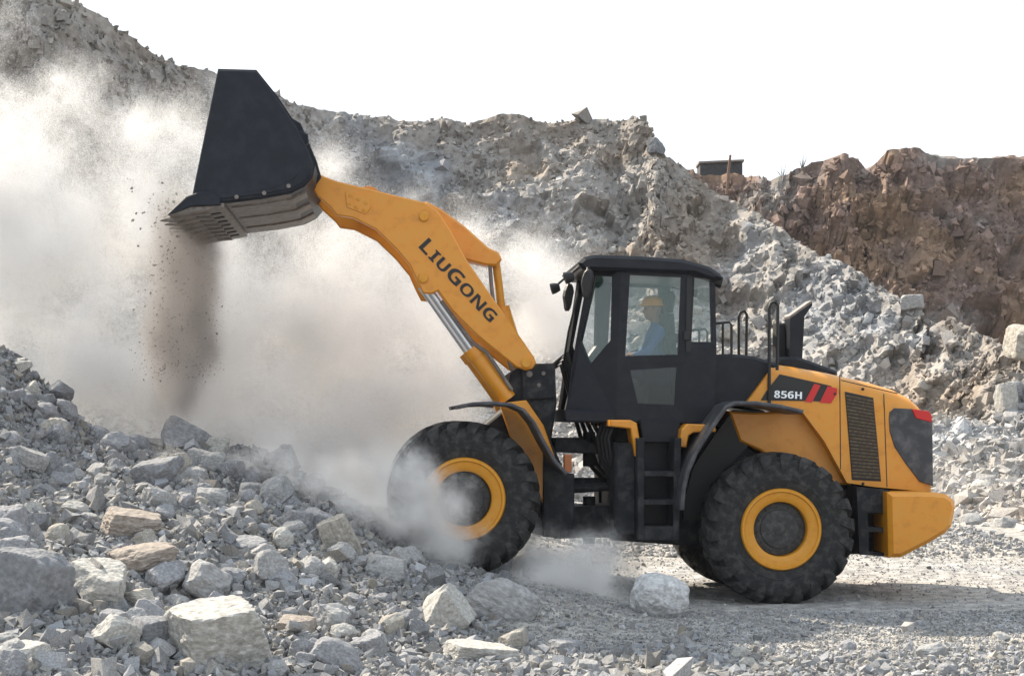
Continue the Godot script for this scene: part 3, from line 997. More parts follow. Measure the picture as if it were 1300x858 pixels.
	put(ex, "intake_stack", g, M.hose)
	# handrails
	for s in [1.0, -1.0]:
		var k := Vector3(1, 1, s)
		g = Geo.new()
		g.tube([Vector3(1.592, 2.082, 0.82) * k, Vector3(1.599, 3.095, 0.82) * k, Vector3(1.616, 3.154, 0.82) * k, Vector3(1.668, 3.171, 0.82) * k, Vector3(1.693, 3.129, 0.82) * k, Vector3(1.68, 2.436, 0.82) * k], 0.018, 8)
		put(L, "handrail", g, M.hose)
		g = Geo.new()
		g.tube([Vector3(0.994, 2.937, 0.72) * k, Vector3(1.182, 2.955, 0.72) * k, Vector3(1.208, 2.921, 0.72) * k, Vector3(1.206, 2.59, 0.72) * k], 0.014, 8)
		g.tube([Vector3(1.113, 2.946, 0.72) * k, Vector3(1.112, 2.59, 0.72) * k], 0.014, 8)
		put(L, "handrail", g, M.hose)

	# --- counterweight and battery box
	g = Geo.new()
	g.prism(PackedVector2Array([Vector2(2.767, 1.145), Vector2(3.24, 1.143), Vector2(3.392, 1.126), Vector2(3.476, 1.068), Vector2(3.5, 0.986), Vector2(3.456, 0.788), Vector2(3.396, 0.722), Vector2(3.217, 0.615), Vector2(2.904, 0.461), Vector2(2.777, 0.461)]), -1.2, 1.2, 0.045)
	put(L, "counterweight", g, M.yellow)
	for s in [1.0, -1.0]:
		g = Geo.new()
		g.ring(
			[Vector3(2.486, 1.196, 1) * Vector3(1, 1, s), Vector3(2.843, 1.161, 1) * Vector3(1, 1, s), Vector3(2.836, 0.453, 1) * Vector3(1, 1, s), Vector3(2.513, 0.48, 1) * Vector3(1, 1, s)],
			[Vector3(2.602, 0.92, 1) * Vector3(1, 1, s), Vector3(2.806, 0.911, 1) * Vector3(1, 1, s), Vector3(2.802, 0.495, 1) * Vector3(1, 1, s), Vector3(2.615, 0.513, 1) * Vector3(1, 1, s)], 0.4, Vector3(0, 0, s))
		g.prism(PackedVector2Array([Vector2(2.601, 0.771), Vector2(2.822, 0.761), Vector2(2.821, 0.711), Vector2(2.6, 0.721)]), 0.62 if s > 0 else -0.99, 0.99 if s > 0 else -0.62)
		g.prism(PackedVector2Array([Vector2(2.519, 1.162), Vector2(2.834, 1.145), Vector2(2.827, 0.478), Vector2(2.53, 0.497)]), 0.56 if s > 0 else -0.60, 0.60 if s > 0 else -0.56)
		put(L, "battery_box", g, M.frame)

	build_arms(L)
	build_bucket(L)
	build_cab(L)

func build_arms(L: Node3D) -> void:
	for s in [1.0, -1.0]:
		var arm := holder(L, "lift_arm")
		var g := Geo.new()
		g.prism(PackedVector2Array([Vector2(-3.297, 4.563), Vector2(-3.163, 4.497), Vector2(-3.029, 4.448), Vector2(-2.71, 4.375), Vector2(-2.399, 4.301), Vector2(-2.088, 4.228), Vector2(-1.953, 4.136), Vector2(-1.818, 3.934), Vector2(-1.666, 3.648), Vector2(-1.488, 3.387), Vector2(-1.269, 3.075), Vector2(-0.922, 2.578), Vector2(-0.897, 2.511), Vector2(-0.939, 2.452), Vector2(-1.007, 2.435), Vector2(-1.108, 2.468), Vector2(-1.395, 2.695), Vector2(-1.547, 2.821), Vector2(-1.8, 3.073), Vector2(-1.951, 3.283), Vector2(-2.019, 3.249), Vector2(-2.111, 3.257), Vector2(-2.179, 3.391), Vector2(-2.246, 3.543), Vector2(-2.398, 3.727), Vector2(-2.616, 3.936), Vector2(-2.868, 4.061), Vector2(-3.035, 4.085), Vector2(-3.094, 4.16), Vector2(-3.245, 4.294), Vector2(-3.312, 4.403)]), 0.56 if s > 0 else -0.66, 0.66 if s > 0 else -0.56, 0.014)
		put(arm, "arm_plate", g, M.yellow)
		for c in [Vector3(-2.886, 4.297, 0.66), Vector3(-2.805, 4.256, 0.66), Vector3(-2.726, 4.218, 0.66), Vector3(-2.898, 4.208, 0.66), Vector3(-2.827, 4.171, 0.66), Vector3(-2.743, 4.138, 0.66)]:
			g = Geo.new()
			disc(g, c if s > 0 else c * Vector3(1, 1, -1) + Vector3(0, 0, -0.0), 0.022, 0.018)
			put(arm, "arm_bolt", g, M.rim)
		g = Geo.new()
		g.prism(PackedVector2Array([Vector2(-2.944, 4.33), Vector2(-2.878, 4.356), Vector2(-2.676, 4.265), Vector2(-2.667, 4.172), Vector2(-2.726, 4.096), Vector2(-2.927, 4.17)]), 0.655 if s > 0 else -0.672, 0.672 if s > 0 else -0.655, 0.004)
		put(arm, "pivot_plate", g, M.yellow)
		for c in [Vector3(-2.105, 4.076, 0.66), Vector3(-2.111, 3.417, 0.66), Vector3(-1.007, 2.511, 0.66)]:
			g = Geo.new()
			disc(g, c * Vector3(1, 1, s), 0.055, 0.03)
			put(arm, "arm_pin", g, M.rim)
		if s > 0:
			g = Geo.new()
			var d := (Vector3(-1.421, 2.965, 0.66) - Vector3(-2.163, 3.746, 0.66))
			var ang := atan2(d.y, d.x)
			var bx := Basis(Vector3(0, 0, 1), ang)
			var total := d.length()
			var at := 0.0
			# capitals and small capitals, as on the boom
			for e in [["L", 0.155], ["I", 0.128], ["U", 0.128], ["G", 0.155], ["O", 0.128], ["N", 0.128], ["G", 0.128]]:
				at += g.text(e[0], e[1], Transform3D(bx, Vector3(-2.163, 3.746, 0.66) + bx * Vector3(at, 0, 0.003)), 1.36) + 0.026
			var fit := (total + 0.06) / at
			for i in g.v.size():
				var q: Vector3 = bx.inverse() * (g.v[i] - Vector3(-2.163, 3.746, 0.66))
				g.v[i] = Vector3(-2.163, 3.746, 0.66) + bx * Vector3(q.x * fit, q.y, q.z)
			put(arm, "lettering", g, M.decal_black)
		# lift cylinder
		var cyl := holder(L, "lift_cylinder")
		var k := Vector3(1, 1, s)
		cylinder_between(cyl, "barrel", Vector3(-1.562, 2.643, 0.46) * k, Vector3(-1.187, 2.125, 0.46) * k, 0.095, M.yellow)
		cylinder_between(cyl, "piston_rod", Vector3(-2.108, 3.416, 0.46) * k, Vector3(-1.52, 2.584, 0.46) * k, 0.048, M.chrome)
		cylinder_between(cyl, "gland", Vector3(-1.588, 2.677, 0.46) * k, Vector3(-1.52, 2.584, 0.46) * k, 0.108, M.yellow)
		g = Geo.new()
		g.tube([Vector3(-1.914, 3.181, 0.54) * k, Vector3(-1.567, 2.724, 0.56) * k, Vector3(-1.423, 2.631, 0.56) * k, Vector3(-1.15, 2.226, 0.54) * k], 0.02, 8)
		put(cyl, "oil_pipe", g, M.steel)
	var g2 := Geo.new()
	g2.tube([Vector3(-2.701, 4.261, 0) + Vector3(0, 0, -0.56), Vector3(-2.701, 4.261, 0) + Vector3(0, 0, 0.56)], 0.15, 24)
	put(L, "cross_tube", g2, M.yellow)
	g2 = Geo.new()
	g2.prism(PackedVector2Array([Vector2(-2.146, 4.253), Vector2(-2.068, 4.306), Vector2(-1.903, 4.22), Vector2(-1.642, 4.03), Vector2(-1.381, 3.797), Vector2(-1.268, 3.745), Vector2(-1.233, 3.667), Vector2(-1.294, 3.597), Vector2(-1.416, 3.605), Vector2(-1.642, 3.664), Vector2(-1.85, 3.785), Vector2(-2.076, 4.01)]), -0.16, 0.16, 0.02)
	put(L, "rocker_arm", g2, M.yellow)
	var tilt := holder(L, "tilt_cylinder")
	cylinder_between(tilt, "piston_rod", Vector3(-1.297, 3.702, 0), Vector3(-1.226, 3.116, 0), 0.045, M.rim)
	cylinder_between(tilt, "barrel", Vector3(-1.226, 3.151, 0), Vector3(-0.955, 2.278, 0), 0.085, M.yellow)
	g2 = Geo.new()
	g2.tube([Vector3(-1.364, 3.614, 0.1), Vector3(-1.346, 3.361, 0.1), Vector3(-1.311, 3.057, 0.1), Vector3(-1.12, 2.45, 0.1)], 0.022, 8)
	put(tilt, "hose", g2, M.steel)
	cylinder_between(L, "bucket_link", Vector3(-2.031, 4.021, 0), Vector3(-3.308, 4.552, 0), 0.06, M.yellow)

func build_bucket(L: Node3D) -> void:
	var B := holder(L, "bucket")
	var g := Geo.new()
	# outer skin: top edge, back, heel, floor, lip (open towards the left)
	g.band(PackedVector2Array([Vector2(-4.225, 5.461), Vector2(-3.843, 5.458), Vector2(-3.633, 5.194), Vector2(-3.44, 4.904), Vector2(-3.31, 4.647), Vector2(-3.254, 4.502), Vector2(-3.277, 4.388), Vector2(-3.356, 4.298), Vector2(-3.484, 4.233), Vector2(-3.786, 4.174), Vector2(-4.183, 4.122), Vector2(-4.5, 4.087)]), 0.045, -1.44, 1.44)
	put(B, "bucket_shell", g, M.bucket)
	for s in [1.0, -1.0]:
		g = Geo.new()
		g.prism(PackedVector2Array([Vector2(-4.223, 5.465), Vector2(-3.833, 5.463), Vector2(-3.632, 5.198), Vector2(-3.431, 4.901), Vector2(-3.301, 4.652), Vector2(-3.245, 4.499), Vector2(-3.268, 4.377), Vector2(-3.347, 4.288), Vector2(-3.475, 4.222), Vector2(-3.785, 4.163), Vector2(-4.181, 4.111), Vector2(-4.498, 4.092), Vector2(-4.467, 4.197)]), 1.44 if s > 0 else -1.475, 1.475 if s > 0 else -1.44, 0.01)
		put(B, "side_plate", g, M.bucket)
		g = Geo.new()
		g.prism(PackedVector2Array([Vector2(-4.718, 3.97), Vector2(-4.53, 4.164), Vector2(-4.372, 4.222), Vector2(-4.261, 4.223), Vector2(-4.182, 4.159), Vector2(-4.181, 4.079), Vector2(-4.482, 4.06)]), 1.475 if s > 0 else -1.51, 1.51 if s > 0 else -1.475, 0.01)
		put(B, "side_cutter", g, M.bucket)
		g = Geo.new()
		g.prism(PackedVector2Array([Vector2(-3.455, 4.885), Vector2(-3.407, 4.877), Vector2(-3.31, 4.838), Vector2(-3.302, 4.757), Vector2(-3.342, 4.692)]), 1.30 if s > 0 else -1.36, 1.36 if s > 0 else -1.30, 0.01)
		put(B, "lifting_eye", g, M.bucket)
		g = Geo.new()
		g.prism(PackedVector2Array([Vector2(-4.325, 4.222), Vector2(-4.023, 4.201), Vector2(-3.666, 4.253), Vector2(-3.452, 4.351), Vector2(-3.356, 4.465), Vector2(-3.285, 4.466), Vector2(-3.3, 4.377), Vector2(-3.364, 4.312), Vector2(-3.483, 4.254), Vector2(-3.785, 4.195), Vector2(-4.182, 4.143), Vector2(-4.356, 4.134)]), 1.475 if s > 0 else -1.489, 1.489 if s > 0 else -1.475, 0.005)
		put(B, "side_wear_plate", g, M.bucket)
		for c in [Vector3(-4.274, 4.171, 1.49), Vector3(-4.021, 4.165, 1.49), Vector3(-3.743, 4.208, 1.49), Vector3(-3.497, 4.282, 1.49)]:
			g = Geo.new()
			disc(g, c * Vector3(1, 1, s), 0.022, 0.012)
			put(B, "plate_bolt", g, M.steel)
		for e in [0.5, 0.72]:
			g = Geo.new()
			g.prism(PackedVector2Array([Vector2(-3.667, 5.201), Vector2(-3.416, 5.052), Vector2(-3.247, 4.657), Vector2(-3.196, 4.48), Vector2(-3.279, 4.361), Vector2(-3.429, 4.427), Vector2(-3.598, 4.78)]), e * s - 0.025, e * s + 0.025, 0.01)
			put(B, "hinge_bracket", g, M.bucket)
	g = Geo.new()
	g.prism(PackedVector2Array([Vector2(-4.151, 4.106), Vector2(-4.151, 4.066), Vector2(-4.689, 3.965), Vector2(-4.713, 3.981), Vector2(-4.5, 4.071)]), -1.47, 1.47, 0.004)
	put(B, "cutting_edge", g, M.steel)
	for k in 8:
		g = Geo.new()
		var z := -1.26 + 2.52 * k / 7.0
		g.prism(PackedVector2Array([Vector2(-4.815, 3.94), Vector2(-4.689, 3.989), Vector2(-4.5, 4.071), Vector2(-4.31, 4.097), Vector2(-4.309, 4.008), Vector2(-4.515, 3.99), Vector2(-4.673, 3.933)]), z - 0.07, z + 0.07, 0.012)
		put(B, "tooth", g, M.steel)
	for k in 7:
		g = Geo.new()
		var z := -1.08 + 2.16 * k / 6.0
		g.prism(PackedVector2Array([Vector2(-4.468, 4.055), Vector2(-4.215, 4.089), Vector2(-4.214, 4.041), Vector2(-4.468, 3.999)]), z - 0.045, z + 0.045)
		put(B, "edge_slot", g, M.hose)
	for k in 3:
		g = Geo.new()
		var z := -0.95 + 0.95 * k
		g.band(PackedVector2Array([Vector2(-4.104, 4.106), Vector2(-3.786, 4.141), Vector2(-3.484, 4.2), Vector2(-3.34, 4.274)]), 0.03, z - 0.2, z + 0.2, 0.006)
		put(B, "wear_plate", g, M.steel)
	g = Geo.new()
	g.band(PackedVector2Array([Vector2(-4.136, 4.11), Vector2(-3.786, 4.153), Vector2(-3.492, 4.212), Vector2(-3.372, 4.274)]), 0.014, -1.42, 1.42)
	put(B, "floor_plate", g, M.steel)

func window(parent: Node, loop: Array, out: Vector3, m: Material, called := "window") -> void:
	var g := Geo.new()
	g.pane(loop, 0.006, out, 0.02)
	put(parent, called, g, m)

func build_cab(L: Node3D) -> void:
	var C := holder(L, "cab")
	var g := Geo.new()
	# roof
	g.prism(PackedVector2Array([Vector2(-0.472, 3.574), Vector2(-0.405, 3.634), Vector2(-0.304, 3.659), Vector2(0.193, 3.646), Vector2(0.658, 3.615), Vector2(0.938, 3.541), Vector2(1.056, 3.466), Vector2(1.09, 3.416), Vector2(0.979, 3.39), Vector2(0.759, 3.464), Vector2(-0.422, 3.499)]), -0.9, 0.9, 0.035)
	put(C, "roof", g, M.black)
	g = Geo.new()
	g.prism(PackedVector2Array([Vector2(-0.615, 2.014), Vector2(1.007, 1.947), Vector2(0.998, 1.846), Vector2(-0.607, 1.88)]), -0.79, 0.79, 0.02)
	put(C, "cab_floor", g, M.black)
	for s in [1.0, -1.0]:
		var fl := func(a: Array) -> Array: return a if s > 0 else mirror_z(a)
		var out := Vector3(0, 0, s)
		# front quarter: from the nose back to the door
		g = Geo.new()
		var q_in: Array = fl.call([Vector3(-0.409, 2.745, 0.545), Vector3(-0.258, 3.453, 0.655), Vector3(-0.095, 3.435, 0.78), Vector3(-0.112, 2.753, 0.765), Vector3(-0.316, 2.497, 0.62)])
		g.ring(fl.call([Vector3(-0.456, 2.696, 0.5), Vector3(-0.32, 3.534, 0.6), Vector3(-0.007, 3.517, 0.82), Vector3(-0.051, 1.897, 0.8), Vector3(-0.568, 1.93, 0.5)]), q_in, 0.05, out + Vector3(-0.4, 0, 0))
		put(C, "front_quarter_panel", g, M.black)
		window(C, q_in, out + Vector3(-0.4, 0, 0), M.glass)
		# door
		g = Geo.new()
		var d_in: Array = fl.call([Vector3(0.094, 3.45, 0.82), Vector3(0.646, 3.428, 0.82), Vector3(0.609, 2.602, 0.815), Vector3(0.042, 2.584, 0.81)])
		g.ring(fl.call([Vector3(-0.007, 3.517, 0.82), Vector3(0.765, 3.479, 0.82), Vector3(0.702, 2.518, 0.815), Vector3(-0.034, 2.517, 0.81)]), d_in, 0.05, out)
		var e_in: Array = fl.call([Vector3(0.092, 2.433, 0.81), Vector3(0.601, 2.468, 0.81), Vector3(0.574, 2.064, 0.805), Vector3(0.176, 2.081, 0.805)])
		g.ring(fl.call([Vector3(-0.034, 2.517, 0.81), Vector3(0.702, 2.518, 0.815), Vector3(0.667, 1.88, 0.805), Vector3(-0.051, 1.897, 0.8)]), e_in, 0.05, out)
		var dp := put(C, "door_panel", g, M.black)
		window(dp, d_in, out, M.glass, "door_window")
		window(dp, e_in, out, M.glass_low, "door_window")
		g = Geo.new()
		g.prism(PackedVector2Array([Vector2(0.703, 3.427), Vector2(0.763, 3.428), Vector2(0.742, 2.635), Vector2(0.691, 2.635)]), 0.82 if s > 0 else -0.835, 0.835 if s > 0 else -0.82)
		put(dp, "door_seal", g, M.hose)
		g = Geo.new()
		g.prism(PackedVector2Array([Vector2(0.667, 2.854), Vector2(0.743, 2.854), Vector2(0.734, 2.753), Vector2(0.666, 2.753)]), 0.82 if s > 0 else -0.85, 0.85 if s > 0 else -0.82, 0.006)
		put(dp, "door_handle", g, M.hose)
		g = Geo.new()
		var r_in: Array = fl.call([Vector3(0.791, 3.429, 0.815), Vector3(0.964, 3.406, 0.8), Vector3(0.979, 2.739, 0.79), Vector3(0.756, 2.738, 0.8)])
		g.ring(fl.call([Vector3(0.765, 3.479, 0.82), Vector3(1.015, 3.44, 0.8), Vector3(1.03, 2.68, 0.79), Vector3(0.712, 2.678, 0.81)]), r_in, 0.05, out)
		g.pane(fl.call([Vector3(0.712, 2.678, 0.81), Vector3(1.03, 2.68, 0.79), Vector3(1, 1.863, 0.79), Vector3(0.667, 1.88, 0.805)]), 0.05, out)
		put(C, "rear_quarter_panel", g, M.black)
		window(C, r_in, out, M.glass)
		# mirror, lamps
		var k := Vector3(1, 1, s)
		g = Geo.new()
		g.tube([Vector3(-0.309, 3.542, 0.8) * k, Vector3(-0.377, 3.512, 0.95) * k, Vector3(-0.383, 3.408, 1) * k], 0.012, 8)
		put(C, "mirror_arm", g, M.hose)
		g = Geo.new()
		var hd := PackedVector2Array()
		for j in 14:
			var a := TAU * j / 14.0
			hd.append(Vector2(cos(a) * 0.058 * (1.15 if sin(a) > 0 else 0.85), sin(a) * 0.165))
		g.xf = Transform3D(Basis(Vector3(0, 1, 0), -0.5 * s) * Basis(Vector3(0, 0, 1), -0.12), Vector3(-0.383, 3.333, 1) * k)
		g.prism(hd, -0.04, 0.04, 0.016)
		put(C, "mirror", g, M.hose)
		for e in [[Vector3(-0.561, 3.424, 0.78), -1.0], [Vector3(1.05, 3.393, 0.75), 1.0]]:
			g = Geo.new()
			g.xf = Transform3D(Basis(Vector3(0, 1, 0), PI / 2 * e[1]) * Basis(Vector3(1, 0, 0), 0.25), (e[0] as Vector3) * k)
			g.lathe(Vector3.ZERO, PackedVector2Array([Vector2(-0.06, 0.001), Vector2(-0.055, 0.045), Vector2(0.0, 0.062), Vector2(0.045, 0.066), Vector2(0.045, 0.056), Vector2(0.035, 0.054), Vector2(0.035, 0.001)]), 20)
			g.xf = Transform3D()
			var p: Vector3 = (e[0] as Vector3) * k
			g.tube([p, p + Vector3(-0.05 * e[1], 0.06, 0), p + Vector3(-0.12 * e[1], 0.12, 0)], 0.014, 8)
			put(C, "work_lamp", g, M.hose)
	# windscreen, nose, rear wall
	g = Geo.new()
	var w_in := [Vector3(-0.453, 2.748, 0.47), Vector3(-0.325, 3.494, 0.57), Vector3(-0.195, 3.589, -0.57), Vector3(-0.352, 2.789, -0.47)]
	g.ring([Vector3(-0.465, 2.696, 0.5), Vector3(-0.32, 3.534, 0.6), Vector3(-0.183, 3.637, -0.6), Vector3(-0.358, 2.737, -0.5)], w_in, 0.04, Vector3(-1, 0, 0))
	g.pane([Vector3(-0.465, 2.696, 0.5), Vector3(-0.358, 2.737, -0.5), Vector3(-0.476, 1.93, -0.5), Vector3(-0.577, 1.93, 0.5)], 0.05, Vector3(-1, 0, 0))
	put(C, "nose_panel", g, M.black)
	window(C, w_in, Vector3(-1, 0, 0), M.glass, "windscreen")
	g = Geo.new()
	var b_in := [Vector3(1.008, 3.389, 0.7), Vector3(1.022, 2.777, 0.7), Vector3(1.285, 2.841, -0.7), Vector3(1.27, 3.499, -0.7)]
	g.ring([Vector3(1.007, 3.449, 0.8), Vector3(1.02, 2.679, 0.8), Vector3(1.322, 2.744, -0.8), Vector3(1.308, 3.58, -0.8)], b_in, 0.04, Vector3(1, 0, 0))
	g.pane([Vector3(1.022, 2.68, 0.79), Vector3(0.992, 1.863, 0.79), Vector3(1.287, 1.857, -0.79), Vector3(1.32, 2.744, -0.79)], 0.05, Vector3(1, 0, 0))
	put(C, "rear_wall", g, M.black)
	window(C, b_in, Vector3(1, 0, 0), M.glass, "rear_window")
	g = Geo.new()
	g.tube([Vector3(-0.545, 2.573, 0.1), Vector3(-0.492, 2.886, 0.1), Vector3(-0.391, 3.302, 0.15)], 0.012, 8)
	put(C, "wiper", g, M.hose)
	# inside
	var seat := holder(C, "seat")
	g = Geo.new()
	g.prism(PackedVector2Array([Vector2(0.316, 2.45), Vector2(0.684, 2.485), Vector2(0.683, 2.294), Vector2(0.333, 2.276)]), -0.26, 0.26, 0.04)
	g.prism(PackedVector2Array([Vector2(0.403, 2.294), Vector2(0.631, 2.294), Vector2(0.664, 1.93), Vector2(0.367, 1.93)]), -0.2, 0.2, 0.03)
	put(seat, "cushion", g, M.seat)
	g = Geo.new()
	g.prism(PackedVector2Array([Vector2(0.511, 2.954), Vector2(0.581, 3.076), Vector2(0.669, 3.077), Vector2(0.71, 2.451), Vector2(0.579, 2.416)]), -0.24, 0.24, 0.04)
	put(seat, "backrest", g, M.seat)
	g = Geo.new()
	g.prism(PackedVector2Array([Vector2(0.547, 3.303), Vector2(0.67, 3.338), Vector2(0.705, 3.269), Vector2(0.669, 3.094), Vector2(0.582, 3.094)]), -0.14, 0.14, 0.03)
	put(seat, "headrest", g, M.seat)
	g = Geo.new()
	g.prism(PackedVector2Array([Vector2(0.582, 2.845), Vector2(0.704, 2.846), Vector2(0.721, 2.742), Vector2(0.582, 2.742)]), 0.36, 0.46, 0.02)
	g.prism(PackedVector2Array([Vector2(0.582, 2.742), Vector2(0.651, 2.742), Vector2(0.666, 2.189), Vector2(0.597, 2.189)]), 0.36, 0.42, 0.01)
	put(seat, "armrest_console", g, M.seat)
	g = Geo.new()
	g.tube([Vector3(-0.061, 1.974, 0), Vector3(0.054, 2.367, 0), Vector3(0.116, 2.56, 0)], 0.04, 12, 0.03)
	put(C, "steering_column", g, M.seat)
	g = Geo.new()
	var ringp := []
	var q := Basis(Vector3(0, 0, 1), 0.55)
	for j in 25:
		var a := TAU * j / 24.0
		ringp.append(Vector3(0.117, 2.577, 0) + q * Vector3(cos(a) * 0.19, 0, sin(a) * 0.19))
	g.tube(ringp, 0.016, 8)
	g.tube([ringp[0], ringp[12]], 0.014, 6)
	put(C, "steering_wheel", g, M.seat)
	g = Geo.new()
	g.prism(PackedVector2Array([Vector2(-0.392, 2.446), Vector2(-0.115, 2.412), Vector2(-0.055, 2.016), Vector2(-0.496, 2.016)]), -0.4, 0.4, 0.03)
	put(C, "dashboard", g, M.seat)

# ------------------------------------------------------------ the driver: bones joined by a smooth minimum, meshed as surface nets
func bone_field(p: Vector3, bones: Array, k: float) -> float:
	var d := 1e9
	for b in bones:
		var ab: Vector3 = b[1] - b[0]
		var t := clampf((p - b[0]).dot(ab) / maxf(ab.length_squared(), 1e-9), 0.0, 1.0)
		var e: float = p.distance_to(b[0] + ab * t) - lerpf(b[2], b[3], t)
		if d > 1e8:
			d = e
		elif absf(d - e) < k:
			var h := (k - absf(d - e)) / k
			d = minf(d, e) - h * h * k * 0.25
		else:
			d = minf(d, e)
	return d

func nets(bones: Array, cell: float, k: float, tint: Callable, out_v: PackedVector3Array, out_n: PackedVector3Array, out_c: PackedColorArray) -> void:
	var lo := Vector3(1e9, 1e9, 1e9)
	var hi := -lo
	for b in bones:
		var m: float = maxf(b[2], b[3]) + cell * 2.0
		for e in 2:
			lo = lo.min(b[e] - Vector3.ONE * m)
			hi = hi.max(b[e] + Vector3.ONE * m)
	var nx := int((hi.x - lo.x) / cell) + 2
	var ny := int((hi.y - lo.y) / cell) + 2
	var nzz := int((hi.z - lo.z) / cell) + 2
	var f := PackedFloat32Array()
	f.resize(nx * ny * nzz)
	f.fill(1.0)
	# only cells near each bone
	for b in bones:
		var m: float = maxf(b[2], b[3]) + cell * 2.0
		var p0: Vector3 = (b[0].min(b[1]) - Vector3.ONE * m - lo) / cell
		var p1: Vector3 = (b[0].max(b[1]) + Vector3.ONE * m - lo) / cell
		for z in range(maxi(0, int(p0.z)), mini(nzz, int(p1.z) + 1)):
			for y in range(maxi(0, int(p0.y)), mini(ny, int(p1.y) + 1)):
				for x in range(maxi(0, int(p0.x)), mini(nx, int(p1.x) + 1)):
					var i := x + nx * (y + ny * z)
					if f[i] == 1.0:
						f[i] = bone_field(lo + Vector3(x, y, z) * cell, bones, k)
	var at := {}
	for z in nzz - 1:
		for y in ny - 1:
			for x in nx - 1:
				var i := x + nx * (y + ny * z)
				var c := [f[i], f[i + 1], f[i + nx], f[i + nx + 1], f[i + nx * ny], f[i + nx * ny + 1], f[i + nx * ny + nx], f[i + nx * ny + nx + 1]]
				var neg := 0
				for q in c:
					if q < 0.0: neg += 1
				if neg == 0 or neg == 8:
					continue
				var s := Vector3.ZERO
				var cnt := 0
				for e in [[0, 1], [2, 3], [4, 5], [6, 7], [0, 2], [1, 3], [4, 6], [5, 7], [0, 4], [1, 5], [2, 6], [3, 7]]:
					var a: float = c[e[0]]
					var b: float = c[e[1]]
					if (a < 0.0) != (b < 0.0):
						var t := a / (a - b)
						var pa := Vector3(e[0] & 1, (e[0] >> 1) & 1, e[0] >> 2)
						var pb := Vector3(e[1] & 1, (e[1] >> 1) & 1, e[1] >> 2)
						s += pa.lerp(pb, t)
						cnt += 1
				at[i] = lo + (Vector3(x, y, z) + s / cnt) * cell
	for i in at:
		for ax in 3:
			var d: int = [1, nx, nx * ny][ax]
			var u: int = [nx, nx * ny, 1][ax]
			var w: int = [nx * ny, 1, nx][ax]
			if i + d >= f.size() or (f[i] < 0.0) == (f[i + d] < 0.0):
				continue
			if not (at.has(i - u) and at.has(i - w) and at.has(i - u - w)):
				continue
			var q := [at[i], at[i - u], at[i - u - w], at[i - w]]
			var tri := [[0, 1, 2], [0, 2, 3]]
			for t in tri:
				var ps := [q[t[0]], q[t[1]], q[t[2]]]
				var ns := []
				for p in ps:
					var e := cell * 0.5
					ns.append(Vector3(bone_field(p + Vector3(e, 0, 0), bones, k) - bone_field(p - Vector3(e, 0, 0), bones, k), bone_field(p + Vector3(0, e, 0), bones, k) - bone_field(p - Vector3(0, e, 0), bones, k), bone_field(p + Vector3(0, 0, e), bones, k) - bone_field(p - Vector3(0, 0, e), bones, k)).normalized())
				var m := ((ps[1] - ps[0]) as Vector3).cross(ps[2] - ps[0])
				var order := [0, 2, 1] if m.dot(ns[0]) > 0.0 else [0, 1, 2]
				for o in order:
					out_v.append(ps[o])
					out_n.append(ns[o])
					out_c.append(tint.call(ps[o]))

